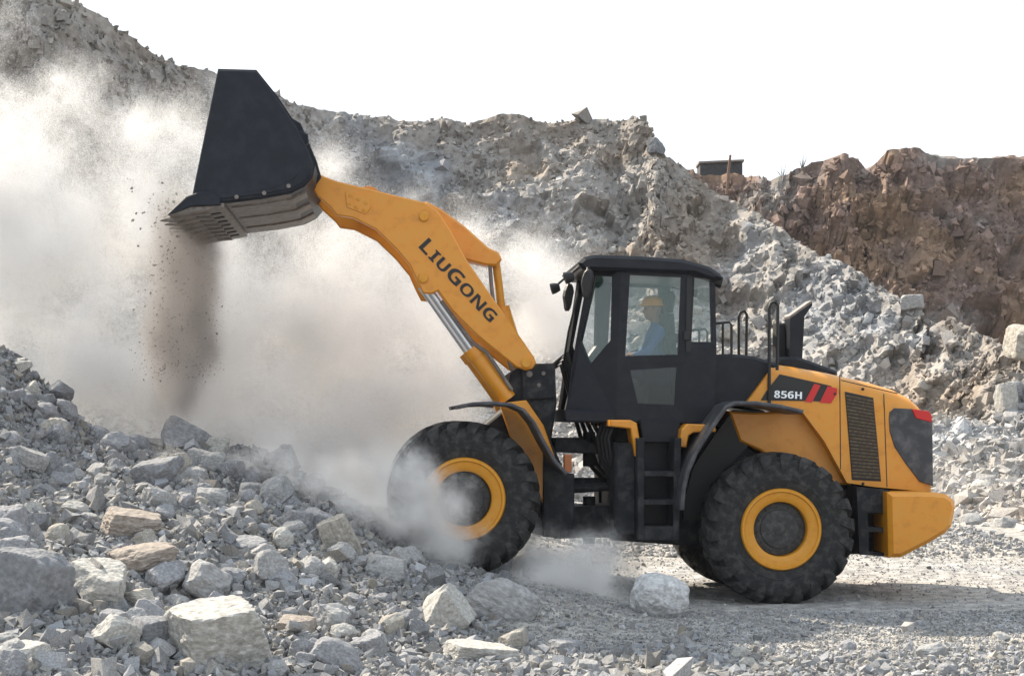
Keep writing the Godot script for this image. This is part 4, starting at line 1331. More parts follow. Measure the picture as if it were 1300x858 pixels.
func build_driver() -> void:
	var hip: Vector3 = Vector3(0.54, 2.438, 0)
	var base := Transform3D(Basis(Vector3(0, 1, 0), deg_to_rad(4.0)), Vector3(1.11, 0, -1.375))
	var P := thing("person", base * hip, "driver in blue work clothes and yellow hard hat seated in the cab", "person")
	P.rotation_degrees.y = 4.0
	var blue := Color(0.055, 0.13, 0.34)
	var skin := Color(0.36, 0.20, 0.13)
	var v := PackedVector3Array()
	var n := PackedVector3Array()
	var c := PackedColorArray()
	var hd := Vector3(-0.075, 0.70, 0)
	var bones := [[Vector3(0, 0, -0.06), Vector3(0, 0, 0.06), 0.13, 0.13], [Vector3(0, 0.05, 0), Vector3(-0.02, 0.36, 0), 0.14, 0.15], [Vector3(-0.02, 0.43, -0.13), Vector3(-0.02, 0.43, 0.13), 0.10, 0.10], [Vector3(-0.03, 0.48, 0), Vector3(-0.06, 0.62, 0), 0.06, 0.055], [hd + Vector3(0.01, 0.02, 0), hd + Vector3(-0.01, -0.04, 0), 0.09, 0.075]]
	for s in [-1.0, 1.0]:
		bones.append([Vector3(-0.02, 0.44, s * 0.18), Vector3(-0.17, 0.20, s * 0.25), 0.062, 0.048])
		bones.append([Vector3(-0.17, 0.20, s * 0.25), Vector3(-0.36, 0.17, s * 0.16), 0.046, 0.034])
		bones.append([Vector3(-0.02, -0.02, s * 0.10), Vector3(-0.44, 0.03, s * 0.14), 0.098, 0.07])
		bones.append([Vector3(-0.44, 0.03, s * 0.14), Vector3(-0.54, -0.36, s * 0.13), 0.066, 0.045])
		bones.append([Vector3(-0.53, -0.40, s * 0.13), Vector3(-0.72, -0.44, s * 0.14), 0.045, 0.035])
	var tint := func(p: Vector3) -> Color:
		if p.y > 0.545: return skin
		if p.x < -0.33 and p.y > 0.10 and absf(p.z) > 0.05: return skin
		if p.y < -0.36: return Color(0.03, 0.03, 0.03)
		return blue
	nets(bones, 0.02, 0.05, tint, v, n, c)
	# face: brow, nose, chin, ears
	var face := [[hd + Vector3(-0.085, 0.0, 0), hd + Vector3(-0.105, -0.03, 0), 0.012, 0.018], [hd + Vector3(-0.06, -0.085, 0), hd + Vector3(-0.03, -0.09, 0), 0.03, 0.04], [hd + Vector3(0.0, -0.01, -0.09), hd + Vector3(0.01, 0.02, -0.09), 0.016, 0.02], [hd + Vector3(0.0, -0.01, 0.09), hd + Vector3(0.01, 0.02, 0.09), 0.016, 0.02], [hd + Vector3(-0.02, 0.0, 0), hd + Vector3(-0.03, -0.05, 0), 0.082, 0.066], [hd + Vector3(-0.085, 0.02, -0.035), hd + Vector3(-0.085, 0.02, 0.035), 0.014, 0.014]]
	var face_tint := func(p: Vector3) -> Color:
		var e := p - hd
		if absf(absf(e.z) - 0.034) < 0.014 and absf(e.y) < 0.009 and e.x < -0.07: return Color(0.02, 0.02, 0.02)
		if absf(e.y + 0.058) < 0.007 and absf(e.z) < 0.025 and e.x < -0.06: return Color(0.20, 0.08, 0.06)
		return skin
	nets(face, 0.009, 0.02, face_tint, v, n, c)
	var hand_tint := func(_p: Vector3) -> Color: return skin
	# hands closed on the wheel rim
	for s in [-1.0, 1.0]:
		var w := Vector3(-0.36, 0.17, s * 0.16)
		var hand := [[w, w + Vector3(-0.08, -0.02, s * -0.005), 0.03, 0.036]]
		for k in 4:
			var a := w + Vector3(-0.09, -0.005, s * (-0.033 + 0.022 * k))
			var ln: float = [0.036, 0.042, 0.039, 0.03][k]
			hand.append([a, a + Vector3(-ln, 0.005, 0), 0.010, 0.009])
			hand.append([a + Vector3(-ln, 0.005, 0), a + Vector3(-ln - 0.006, -0.03, 0), 0.009, 0.008])
			hand.append([a + Vector3(-ln - 0.006, -0.03, 0), a + Vector3(-ln + 0.02, -0.045, 0), 0.008, 0.0075])
		hand.append([w + Vector3(-0.03, 0, s * -0.03), w + Vector3(-0.075, -0.02, s * -0.055), 0.012, 0.011])
		hand.append([w + Vector3(-0.075, -0.02, s * -0.055), w + Vector3(-0.10, -0.045, s * -0.045), 0.011, 0.009])
		nets(hand, 0.007, 0.01, hand_tint, v, n, c)
	var m := ArrayMesh.new()
	var a := []
	a.resize(Mesh.ARRAY_MAX)
	a[Mesh.ARRAY_VERTEX] = v
	a[Mesh.ARRAY_NORMAL] = n
	a[Mesh.ARRAY_COLOR] = c
	m.add_surface_from_arrays(Mesh.PRIMITIVE_TRIANGLES, a)
	obj(P, "body", m, M.person)
	var g := Geo.new()
	g.xf = Transform3D(Basis(Vector3(1, 0, 0), -PI / 2) * Basis(Vector3(0, 1, 0), 0.0), hd + Vector3(0.0, 0.03, 0))
	g.xf = g.xf * Transform3D(Basis.from_scale(Vector3(1.12, 1.0, 1.0)), Vector3.ZERO)
	g.lathe(Vector3.ZERO, PackedVector2Array([Vector2(0.0, 0.095), Vector2(0.0, 0.142), Vector2(0.012, 0.142), Vector2(0.022, 0.118), Vector2(0.06, 0.11), Vector2(0.095, 0.085), Vector2(0.115, 0.05), Vector2(0.122, 0.001)]), 28)
	put(P, "hard_hat", g, M.hat)

# ------------------------------------------------------------ stones one can point at
func boulder(called: String, label: String, cat: String, group: String, m: Mesh, material: Material, x: float, z: float, size: Vector3, turn: Vector3, sink: float, y := -999.0) -> MeshInstance3D:
	var o := obj(self, called, m, material)
	tag(o, label, cat, group)
	var h := land_h(x, z) if y < -900.0 else y
	o.transform = Transform3D(Basis.from_euler(turn) * Basis.from_scale(size), Vector3(x, h + size.y * (0.62 - sink), z))
	return o

# Labels: each loose rock is told apart by size, tone and the landmark nearest to it in the view.
var landmarks := {"heap": [], "floor": [], "scree": []}
var waiting := {}

func seen_at(p: Vector3) -> Vector2:
	return Vector2(p.x, p.y - 1.93) / (18.0 - p.z)

func word_for(o: Node3D, what: String, where: String) -> void:
	var best := 1e9
	var said := ""
	for e in landmarks[where]:
		var d: Vector2 = seen_at(o.position) - seen_at(e[1])
		if d.length() < best:
			best = d.length()
			said = what + " " + (("right of" if d.x > 0 else "left of") if absf(d.x) > absf(d.y) else ("above" if d.y > 0 else "below")) + " " + e[0]
	if not waiting.has(said):
		waiting[said] = []
	waiting[said].append([best, o])

func write_labels() -> void:
	var nth := ["nearest of its kind", "second nearest", "third nearest", "fourth nearest", "fifth nearest", "sixth nearest", "seventh nearest", "eighth nearest"]
	for said in waiting:
		var l: Array = waiting[said]
		l.sort_custom(func(a, b): return a[0] < b[0])
		for i in l.size():
			l[i][1].set_meta("label", said if l.size() == 1 else said + ", " + nth[mini(i, 7)])

func build_boulders() -> void:
	# [label, x, z, width, height, stone shape seed, planes, rough, roundness, box-like, tint, turn, sink]
	var list := [
		["large cream slab of rock at the very bottom of the picture", -2.134, 5.205, 0.734, 0.482, 11, 5, 0.05, 0.0, 1.0, 4, Vector3(0.1, 0.5, 0.06), 0.30],
		["pale block with a bright slanted top on the left heap", -3.283, 4.101, 0.487, 0.387, 12, 4, 0.05, 0.0, 1.0, 4, Vector3(0.25, -0.5, -0.35), 0.25],
		["big dark grey boulder leaning at the left picture edge", -3.695, 4.639, 0.552, 0.624, 13, 6, 0.05, 0.1, 0.6, 1, Vector3(0.2, 0.3, -0.3), 0.25],
		["grey boulder above the big leaning one at the left edge", -4.363, 2.796, 0.369, 0.465, 14, 7, 0.06, 0.1, 0.4, 0, Vector3(0.0, 1.3, 0.2), 0.3],
		["tan curved slab lying across the middle of the left heap", -3.419, 2.296, 0.565, 0.254, 15, 7, 0.08, 0.2, 0.3, 6, Vector3(0.1, 0.2, -0.1), 0.3],
		["second tan slab just below the curved one", -3.125, 3.207, 0.532, 0.226, 16, 6, 0.08, 0.25, 0.4, 6, Vector3(0.1, -0.2, 0.12), 0.3],
		["upright tan boulder near the top of the left heap", -3.509, 0.055, 0.404, 0.42, 17, 8, 0.05, 0.15, 0.4, 3, Vector3(0.1, 0.7, 0.1), 0.25],
		["flat grey slab on the crest at the edge of the dust", -3.569, -1.213, 0.572, 0.347, 18, 6, 0.05, 0.05, 0.6, 0, Vector3(0.1, 0.4, -0.35), 0.3],
		["rounded grey stone high on the left heap", -4.433, 0.614, 0.313, 0.266, 19, 9, 0.04, 0.45, 0.0, 2, Vector3(0, 0.4, 0), 0.25],
		["square grey stone beside the left-edge boulders", -4.307, 2.181, 0.27, 0.199, 20, 3, 0.03, 0.0, 1.0, 1, Vector3(0.1, 0.3, 0.1), 0.25],
		["dark stone sticking out of the heap crest", -13.681, -42.07, 1.03, 0.65, 21, 6, 0.06, 0.0, 0.3, 5, Vector3(0.3, 0.2, -0.4), 0.3],
		["blue-grey smooth stone left of the cream slab", -2.631, 5.189, 0.31, 0.264, 22, 8, 0.03, 0.3, 0.2, 1, Vector3(0, 0.9, 0.1), 0.25],
		["upright narrow grey stone between the pale block and blue-grey stone", -2.915, 5.131, 0.208, 0.277, 23, 4, 0.03, 0.05, 1.0, 0, Vector3(0.1, 0.2, 0.15), 0.25],
		["pale rock at the bottom left corner", -3.332, 6.048, 0.343, 0.182, 24, 6, 0.06, 0.1, 0.4, 4, Vector3(0.1, 1.1, 0.1), 0.3],
		["pointed pale rock with a sharp left edge below the front wheel", -0.546, 2.982, 0.431, 0.418, 25, 4, 0.04, 0.0, 0.5, 4, Vector3(0.2, -0.6, 0.35), 0.22],
		["rounded grey boulder against the front wheel", -0.07, 2.445, 0.614, 0.419, 26, 8, 0.05, 0.35, 0.2, 2, Vector3(0.1, 0.4, -0.35), 0.3],
		["rounded white boulder alone on the ground between the wheels", 1.418, 1.197, 0.528, 0.437, 27, 9, 0.07, 0.6, 0.1, 7, Vector3(0.1, 0.3, -0.15), 0.12],
		["long tan slab on the slope in the thin dust", -1.627, 1.404, 0.328, 0.478, 28, 5, 0.06, 0.1, 0.6, 3, Vector3(0.2, 0.3, 0.5), 0.3],
		["grey slab right of the tan slab by the dust edge", -1.924, 0.892, 0.339, 0.308, 29, 6, 0.05, 0.1, 0.5, 0, Vector3(0.2, 0.1, -0.4), 0.3],
		["broad flat stone at the foot of the dust", -1.171, 1.715, 0.38, 0.249, 30, 5, 0.05, 0.1, 0.7, 2, Vector3(0.1, 0.2, -0.2), 0.3],
		["grey stone on the crest where the dust thickens", -2.674, 0.006, 0.308, 0.243, 31, 8, 0.05, 0.2, 0.2, 2, Vector3(0, 0.2, 0), 0.3],
		["low cream slab below the pointed rock", -0.237, 4.098, 0.524, 0.212, 32, 5, 0.05, 0.05, 0.7, 4, Vector3(0.1, 0.4, -0.1), 0.3],
		["tan stone right of the low cream slab", 0.032, 3.559, 0.259, 0.22, 33, 6, 0.05, 0.1, 0.4, 3, Vector3(0.1, 0.8, 0.1), 0.25],
		["grey stone on the ground right of the heap foot", 0.447, 3.758, 0.294, 0.166, 34, 7, 0.05, 0.25, 0.2, 0, Vector3(0, 0.3, 0.05), 0.25],
		["stone with a brown face low on the heap middle", -1.707, 4.168, 0.323, 0.273, 35, 6, 0.05, 0.1, 0.4, 6, Vector3(0.1, 1.0, 0.1), 0.3],
		["pale stone directly above the cream slab", -2.487, 3.976, 0.277, 0.214, 36, 6, 0.05, 0.1, 0.3, 2, Vector3(0.1, 0.2, 0.1), 0.3],
		["wedge of grey rock behind the pale block", -2.801, 4.435, 0.292, 0.244, 37, 5, 0.04, 0.0, 0.4, 0, Vector3(0.2, 0.5, -0.4), 0.3],
	]
	var short := {"large cream slab of": "the cream slab", "pale block with a bright": "the slanted pale block", "big dark grey boulder leaning": "the big leaning boulder", "tan curved slab lying": "the curved tan slab", "upright tan boulder": "the upright tan boulder", "flat grey slab on the crest": "the flat crest slab", "pointed pale rock": "the pointed pale rock", "rounded grey boulder against": "the boulder by the front wheel", "long tan slab": "the long tan slab", "low cream slab": "the low cream slab", "pale rock at the bottom left": "the bottom left corner rock", "rounded white boulder": "the lone white boulder", "stone with a brown face": "the brown-faced stone"}
	for e in list:
		var w: float = e[3]
		var h: float = e[4]
		var big_one := boulder("boulder", e[0], "rock", "", stone(e[5], 4, e[6], e[7] * 1.5, e[8], e[9]), M["stone%d" % e[10]], e[1], e[2], Vector3(w * 0.66, h * 0.66, w * 0.6), e[11], e[12])
		for k in short:
			if e[0].begins_with(k):
				landmarks["floor" if k.begins_with("rounded white") else "heap"].append([short[k], big_one.position])
				if k.begins_with("pointed") or k.begins_with("low cream"):
					landmarks["floor"].append([short[k], big_one.position])
	landmarks["floor"].append_array([["the rear wheel", Vector3(2.71, 0.394, 0)], ["the counterweight", Vector3(4.251, 0.717, 0)]])
	var shapes := []
	for k in 10:
		shapes.append(stone(60 + k, 3, 9 + k % 5, 0.11, 0.0, 0.8 if k % 3 else 0.0))
	var kinds := [["grey rock", 0], ["dark grey rock", 1], ["light grey rock", 2], ["tan rock", 3], ["near-white rock", 4]]
	var share := [0, 0, 0, 1, 1, 2, 2, 2, 3, 4]
	var made := 0
	while made < 150:
		var z := rng.randf_range(-1.4, 6.3)
		var x := rng.randf_range(-6.6, 0.4)
		# inside the picture and on the heap
		if absf(x) > (18.0 - z) * 0.293 or heap_h(x, z) < floor_h(x, z) + 0.05:
			continue
		var r := clampf(exp(rng.randfn(-2.05, 0.34)), 0.07, 0.26)
		var e: Array = kinds[share[rng.randi() % share.size()]]
		var o := boulder("rock", "", "rock", "loose rocks in the left rubble heap", shapes[rng.randi() % shapes.size()], M["stone%d" % e[1]], x, z, Vector3(r * rng.randf_range(0.9, 1.5), r * rng.randf_range(0.7, 1.1), r), Vector3(rng.randf_range(-0.6, 0.6), rng.randf() * TAU, rng.randf_range(-0.6, 0.6)), rng.randf_range(0.2, 0.45))
		word_for(o, ("small " if r < 0.11 else ("big " if r > 0.17 else "mid-sized ")) + e[0], "heap")
		made += 1
	made = 0
	while made < 55:
		var z := rng.randf_range(2.6, 5.6)
		var x := rng.randf_range(-1.5, 5.2)
		if absf(x) > (18.0 - z) * 0.29 or heap_h(x, z) > floor_h(x, z) + 0.04:
			continue
		if z < 4.1 - 0.1 * x and rng.randf() < 0.75:
			continue
		var r := clampf(exp(rng.randfn(-2.85, 0.35)), 0.035, 0.13)
		var e: Array = [kinds[2], kinds[4], kinds[3], kinds[0]][rng.randi() % 4]
		var o := boulder("rock", "", "rock", "rocks strewn on the ground in front", shapes[rng.randi() % shapes.size()], M["stone%d" % e[1]], x, z, Vector3(r * rng.randf_range(1.0, 1.5), r * 0.8, r), Vector3(rng.randf_range(-0.4, 0.4), rng.randf() * TAU, rng.randf_range(-0.4, 0.4)), 0.25)
		word_for(o, ("tiny " if r < 0.055 else "small ") + e[0] + " on ground", "floor")
		made += 1

func on_face(pts: PackedVector3Array, nu: int, j: float, i: float) -> Vector3:
	var j0 := int(j)
	var i0 := int(i)
	var p := pts[j0 * nu + i0].lerp(pts[j0 * nu + i0 + 1], i - i0)
	var q := pts[(j0 + 1) * nu + i0].lerp(pts[(j0 + 1) * nu + i0 + 1], i - i0)
	return p.lerp(q, j - j0)

func build_quarry() -> void:
	var nu := 380
	var nv := 120
	var grey_pts := build_face("quarry_face", "grey blasted rock face and scree slope behind the loader", [[-18.318, 15.403, -26, -13.139, -14], [-15.42, 14.356, -27, -10.829, -14], [-14.492, 13.995, -28, -10.274, -15], [-13.438, 13.676, -28, -9.529, -15], [-12.382, 13.167, -28, -8.785, -15], [-11.79, 13.108, -29, -8.437, -16], [-10.939, 12.595, -30, -7.67, -16], [-10.269, 12.412, -31, -7.264, -17], [-9.565, 12.258, -32, -6.633, -17], [-8.592, 12.184, -33, -6.01, -18], [-7.864, 12.192, -36, -5.342, -19], [-7.259, 11.979, -39, -4.801, -20], [-6.171, 12.115, -41, -3.944, -20], [-4.638, 12.233, -42, -2.991, -21], [-2.456, 12.233, -42, -1.584, -21], [-1.364, 12.37, -42, -0.88, -21], [-0.273, 12.48, -42, -0.176, -21], [1.364, 12.233, -42, 0.88, -21], [2.456, 12.398, -42, 1.584, -21], [3.547, 12.343, -42, 2.288, -21], [4.427, 12.061, -41, 2.829, -20], [4.798, 11.411, -40, 3.121, -20], [5.271, 10.828, -40, 3.429, -20], [6.211, 9.789, -39, 4.115, -20], [7.487, 8.711, -37, 5.008, -19], [8.412, 7.74, -35, 5.685, -18], [9.244, 6.732, -33, 6.317, -17], [9.986, 5.876, -31, 6.903, -16], [10.636, 5.118, -29, 7.445, -15], [11.197, 4.574, -27, 7.941, -14], [11.544, 4.356, -26, 8.113, -13], [11.774, 3.827, -24, 8.392, -12], [12.112, 3.375, -22, 8.767, -11], [13.214, 2.701, -20, 9.38, -9], [15.434, 2.092, -18, 10.716, -7]], nu, nv, 1.0, 0.8, grey_face_tint)
	var bu := 220
	var brown_pts := build_face("brown_cliff", "red-brown earth cliff at the far right", [[7.719, 15.718, -82, 6.29, -64], [10.235, 15.666, -80, 8.51, -64], [12.333, 15.57, -79, 10.36, -64], [13.296, 15.386, -78, 11.009, -62], [14.146, 14.769, -77, 11.692, -61], [14.939, 14.977, -76, 12.318, -60], [16.224, 15.664, -76, 13.374, -60], [17.322, 15.815, -75, 14.244, -59], [18.377, 15.73, -75, 15.113, -59], [19.091, 15.305, -75, 15.704, -59], [19.728, 15.876, -74, 16.186, -58], [21.319, 16.128, -74, 17.489, -58], [22.989, 15.876, -74, 18.86, -58], [25.077, 15.75, -74, 20.575, -58], [27.168, 15.876, -74, 22.289, -58], [29.679, 16.044, -74, 24.347, -58], [33.86, 16.128, -74, 27.776, -58], [43.893, 16.128, -74, 36.006, -58]], bu, 100, 1.35, 1.05, brown_face_tint)
	# loose blocks over the scree and caught in the face
	var shapes := []
	for k in 8:
		shapes.append(shard(200 + k))
	var spots := []
	for n in 150000:
		var i := rng.randf_range(10.0, nu - 12.0)
		var j := rng.randf_range(1.0, nv * 0.86)
		var q := j / (nv * 0.86)
		if q > 0.58 and rng.randf() < 0.85:
			continue
		var p := on_face(grey_pts, nu, j, i)
		var r := clampf(exp(rng.randfn(-2.95, 0.5)), 0.02, 0.30)
		if q > 0.6:
			r *= 1.15
		var c := grey_face_tint(p, q * 0.86)
		var lift := exp(rng.randfn(0.22 if q < 0.62 else 0.0, 0.22))
		spots.append([Transform3D(tumble(r), p + Vector3(0, r * 0.15, r * 0.1)), Color(c.r * lift, c.g * lift, c.b * lift)])
	strew("scree", "countless loose grey stones over the scree slope behind", shapes, spots, M.rock)
	spots = []
	for n in 12000:
		var p := on_face(brown_pts, bu, rng.randf_range(2.0, 84.0), rng.randf_range(2.0, bu - 3.0))
		var r := clampf(exp(rng.randfn(-2.0, 0.5)), 0.06, 0.6)
		var c := brown_face_tint(p, 0.0)
		var lift := exp(rng.randfn(0.1, 0.25))
		spots.append([Transform3D(tumble(r), p), Color(c.r * lift, c.g * lift, c.b * lift)])
	strew("cliff_debris", "broken brown stones caught in the far cliff", shapes, spots, M.rock)
	# single big blocks
	var big := [
		["large tan-topped boulder at the right edge of the scree crest", Vector3(10.889, 3.845, -22), 1.45, 0.94, 3, 1252],
		["grey boulder below the large tan boulder at right", Vector3(10.134, 3.303, -21), 0.70, 0.53, 0, 1225],
		["pale long boulder leaning below the tan boulder at right", Vector3(10.54, 3.007, -20.5), 0.63, 0.87, 4, 1256],
		["cream boulder at the right picture edge on the scree crest", Vector3(11.647, 3.773, -22), 0.72, 0.72, 3, 1294],
		["pale boulder on the scree skyline against the brown cliff", Vector3(10.627, 4.978, -28.5), 0.76, 0.46, 2, 1155],
		["light boulder low on the scree beside the hood rear", Vector3(8.129, 0.953, -13), 0.48, 0.36, 2, 1232],
		["white boulder seen behind the cab rear rail", Vector3(5.676, 3.755, -25), 0.50, 0.47, 4, 942],
		["dark wedge block on the cliff crest", Vector3(4.756, 10.962, -39.5), 0.60, 0.62, 5, 833],
	]
	for e in big:
		var near: Vector3 = e[1]
		var best := grey_pts[0]
		for p in grey_pts:
			if p.distance_squared_to(near) < best.distance_squared_to(near):
				best = p
		boulder("boulder", e[0], "rock", "", stone(e[5], 3, 6, 0.08, 0.1, 0.5), M["stone%d" % e[4]], best.x, best.z, Vector3(e[2] * 0.62, e[3] * 0.62, e[2] * 0.5), Vector3(0.15, float(e[5]), 0.12), 0.3, best.y)
	landmarks["scree"] = [["the exhaust stack", Vector3(2.93, 2.824, 0)], ["the cab roof", Vector3(1.346, 3.559, 0)], ["the dark shed", Vector3(8.393, 11.933, -52)], ["the engine hood", Vector3(3.739, 2.255, 0)], ["the tail lamp", Vector3(4.224, 1.971, 0)], ["the large tan boulder at right", Vector3(10.889, 3.845, -22)], ["the handrails", Vector3(2.239, 2.824, 0)], ["the counterweight", Vector3(4.456, 0.959, 0)], ["the lift arm", Vector3(-0.735, 3.969, 0)]]
	var mid := []
	for k in 6:
		mid.append(stone(300 + k, 2, 6, 0.1, 0.05, 0.7 if k % 2 else 0.0))
	var made := 0
	while made < 60:
		var i := rng.randf_range(nu * 0.55, nu * 0.93)
		var j := rng.randf_range(4.0, nv * 0.6)
		var p := on_face(grey_pts, nu, j, i)
		if absf(p.x) > (18.0 - p.z) * 0.29:
			continue
		var r := clampf(exp(rng.randfn(-1.6, 0.25)), 0.15, 0.36)
		var e: Array = [["grey block", 0], ["light grey block", 2], ["tan block", 3], ["near-white block", 4]][rng.randi() % 4]
		var o := boulder("scree_block", "", "rock", "blocks on the scree behind the loader", mid[rng.randi() % 6], M["stone%d" % e[1]], p.x, p.z, Vector3(r * 1.15, r * 0.8, r), Vector3(rng.randf_range(-0.5, 0.5), rng.randf() * TAU, rng.randf_range(-0.5, 0.5)), 0.35, p.y)
		word_for(o, ("big " if r > 0.21 else "") + e[0] + " on the scree", "scree")
		made += 1

func build_crest_things() -> void:
	var S := thing("shed", Vector3(11.868, 15.807, -81), "small dark flat-roofed shed on the skyline between the two cliffs", "shed")
	var g := Geo.new()
	g.xf = Transform3D(Basis(Vector3(0, 0, 1), 0.045), Vector3(0, 0.60, 0))
	g.box(Vector3(0, 0, 0), Vector3(2.56, 0.12, 1.9), 0.02)
	put(S, "roof", g, M.steel)
	g = Geo.new()
	g.box(Vector3(0, 0.13, -0.05), Vector3(2.4, 0.84, 1.7), 0.02)
	put(S, "wall", g, M.shed)
	var P := thing("wooden_pole", Vector3(11.772, 14.422, -77), "thin brown pole leaning before the dark shed", "pole")
	g = Geo.new()
	g.tube([Vector3(0, -0.3, 0), Vector3(0.09, 0.95, 0), Vector3(0.21, 1.88, 0)], 0.085, 8, 0.065)
	put(P, "shaft", g, M.wood)
	for k in 2:
		var at := [Vector3(14.716, 14.831, -76.5), Vector3(15.793, 15.348, -76.5)]
		var T := thing("dry_shrub", at[k], ["leafless twig on the skyline right of the shed", "dry tuft of twigs beside the brown cliff top"][k], "shrub")
		g = Geo.new()
		for b in 7:
			var a := rng.randf() * TAU
			var d := Vector3(cos(a) * rng.randf_range(0.1, 0.5), rng.randf_range(0.5, 0.9), sin(a) * 0.3)
			g.tube([Vector3.ZERO, d * 0.5 + Vector3(0.03, 0.05, 0), d], 0.022, 5, 0.008)
		put(T, "branch", g, M.twig)

func build_rubble() -> void:
	var tiny := []
	for k in 8:
		tiny.append(shard(400 + k) if k % 4 else stone(400 + k, 1, 6, 0.12, 0.0, 0.8))
	var spots := []
	var n := 0
	while n < 52000:
		var z := rng.randf_range(-2.2, 7.2)
		var x := rng.randf_range(-7.2, 1.6)
		if absf(x) > (18.0 - z) * 0.30 + 0.3:
			continue
		var hh := heap_h(x, z)
		var fh := floor_h(x, z)
		if hh < fh - 0.06:
			continue
		n += 1
		# coarser towards the left foot, finer on the middle of the slope
		var coarse := clampf((-x - 1.0) / 5.0, 0.0, 1.0) * clampf(0.35 + z * 0.12, 0.2, 1.0)
		var r := clampf(exp(rng.randfn(-3.75 + 0.5 * coarse, 0.5)), 0.010, 0.17)
		spots.append([Transform3D(tumble(r), Vector3(x, maxf(hh, fh) + r * rng.randf_range(-0.1, 0.6), z)), stone_color(0.385)])
	strew("heap_rubble", "loose grey stones covering the left rubble heap", tiny, spots, M.rock)
	spots = []
	n = 0
	while n < 60000:
		var z := rng.randf_range(-20.0, 6.4)
		if rng.randf() < 0.6:
			z = rng.randf_range(0.6, 6.4)
		var x := rng.randf_range(-2.5, 8.0)
		if absf(x) > (18.0 - z) * 0.30 + 0.2 or heap_h(x, z) > floor_h(x, z) + 0.05:
			continue
		n += 1
		# the wheels' track is crushed fine, stones lie towards the camera and the scree
		var edge := clampf((z - 3.2 + 0.12 * x) * 0.7, 0.0, 1.0) + clampf((-z - 5.0) * 0.08, 0.0, 1.0)
		var r := clampf(exp(rng.randfn(-4.75 + 0.75 * minf(edge, 1.0), 0.5)), 0.004, 0.075)
		if z < -6.0:
			r *= 1.9
		spots.append([Transform3D(tumble(r), Vector3(x, floor_h(x, z) + r * 0.25, z)), stone_color(0.42)])
	strew("gravel", "crushed pale gravel over the quarry floor", tiny, spots, M.rock)
	# the load pouring from the bucket
	spots = []
	for k in 2200:
		var t := pow(rng.randf(), 0.85)
		var a: Vector3 = Vector3(-3.608, 4.233, -1.4).lerp(Vector3(-3.733, 2.368, -1.4), t)
		var half := lerpf(0.18, 0.34, t)
		var p := a + Vector3(rng.randfn(0.0, half * 0.42), rng.randfn(0.0, 0.05), rng.randf_range(-1.35, 1.35))
		var r := clampf(exp(rng.randfn(-5.0, 0.45)), 0.004, 0.022)
		var c := stone_color(0.34)
		spots.append([Transform3D(tumble(r), p), Color(c.r * 1.05, c.g * 0.95, c.b * 0.88)])
	for k in 60:
		var p: Vector3 = Vector3(-3.714, 4.251, -1.4) + Vector3(rng.randfn(-0.12, 0.14), rng.randfn(-0.05, 0.18), rng.randf_range(-1.4, 1.4))
		spots.append([Transform3D(tumble(rng.randf_range(0.006, 0.022)), p), stone_color(0.3)])
	strew("falling_rubble", "brown-grey rubble pouring from the raised bucket", tiny, spots, M.rock)

# airborne dust: wisps of fine specks, thick in the middle and thinning outwards
func wisp(sd: int, count: int, speck: float) -> ArrayMesh:
	var r := RandomNumberGenerator.new()
	r.seed = sd
	var g := Geo.new()
	var f := FastNoiseLite.new()
	f.seed = sd
	f.frequency = 1.3
	while g.v.size() < count * 12:
		var c := Vector3(r.randfn(), r.randfn(), r.randfn()) * 0.36
		# ragged: specks gather in strands
		if c.length() > 1.0 or f.get_noise_3dv(c * 1.5) * 1.6 + 0.55 < r.randf():
			continue
		var q := Basis.from_euler(Vector3(r.randf() * TAU, r.randf() * TAU, r.randf() * TAU)) * (speck * r.randf_range(0.6, 1.3))
		var t := [c + q * Vector3(1, 1, 1) * 0.577, c + q * Vector3(1, -1, -1) * 0.577, c + q * Vector3(-1, 1, -1) * 0.577, c + q * Vector3(-1, -1, 1) * 0.577]
		g.t3(t[0], t[1], t[2], (t[0] + t[1] + t[2]) / 3 - c)
		g.t3(t[0], t[1], t[3], (t[0] + t[1] + t[3]) / 3 - c)
		g.t3(t[0], t[2], t[3], (t[0] + t[2] + t[3]) / 3 - c)
		g.t3(t[1], t[2], t[3], (t[1] + t[2] + t[3]) / 3 - c)
	return g.mesh()

func drift(parent: Node, meshes: Array, places: Array, material: Material) -> void:
	for k in meshes.size():
		var mm := MultiMesh.new()
		mm.transform_format = MultiMesh.TRANSFORM_3D
		mm.mesh = meshes[k]
		var mine := []
		for i in range(k, places.size(), meshes.size()):
			mine.append(places[i])
		mm.instance_count = mine.size()
		for i in mine.size():
			mm.set_instance_transform(i, mine[i])
		var o := MultiMeshInstance3D.new()
		o.name = "dust_specks"
		o.multimesh = mm
		o.material_override = material
		o.set_meta("kind", "stuff")
		parent.add_child(o, true)

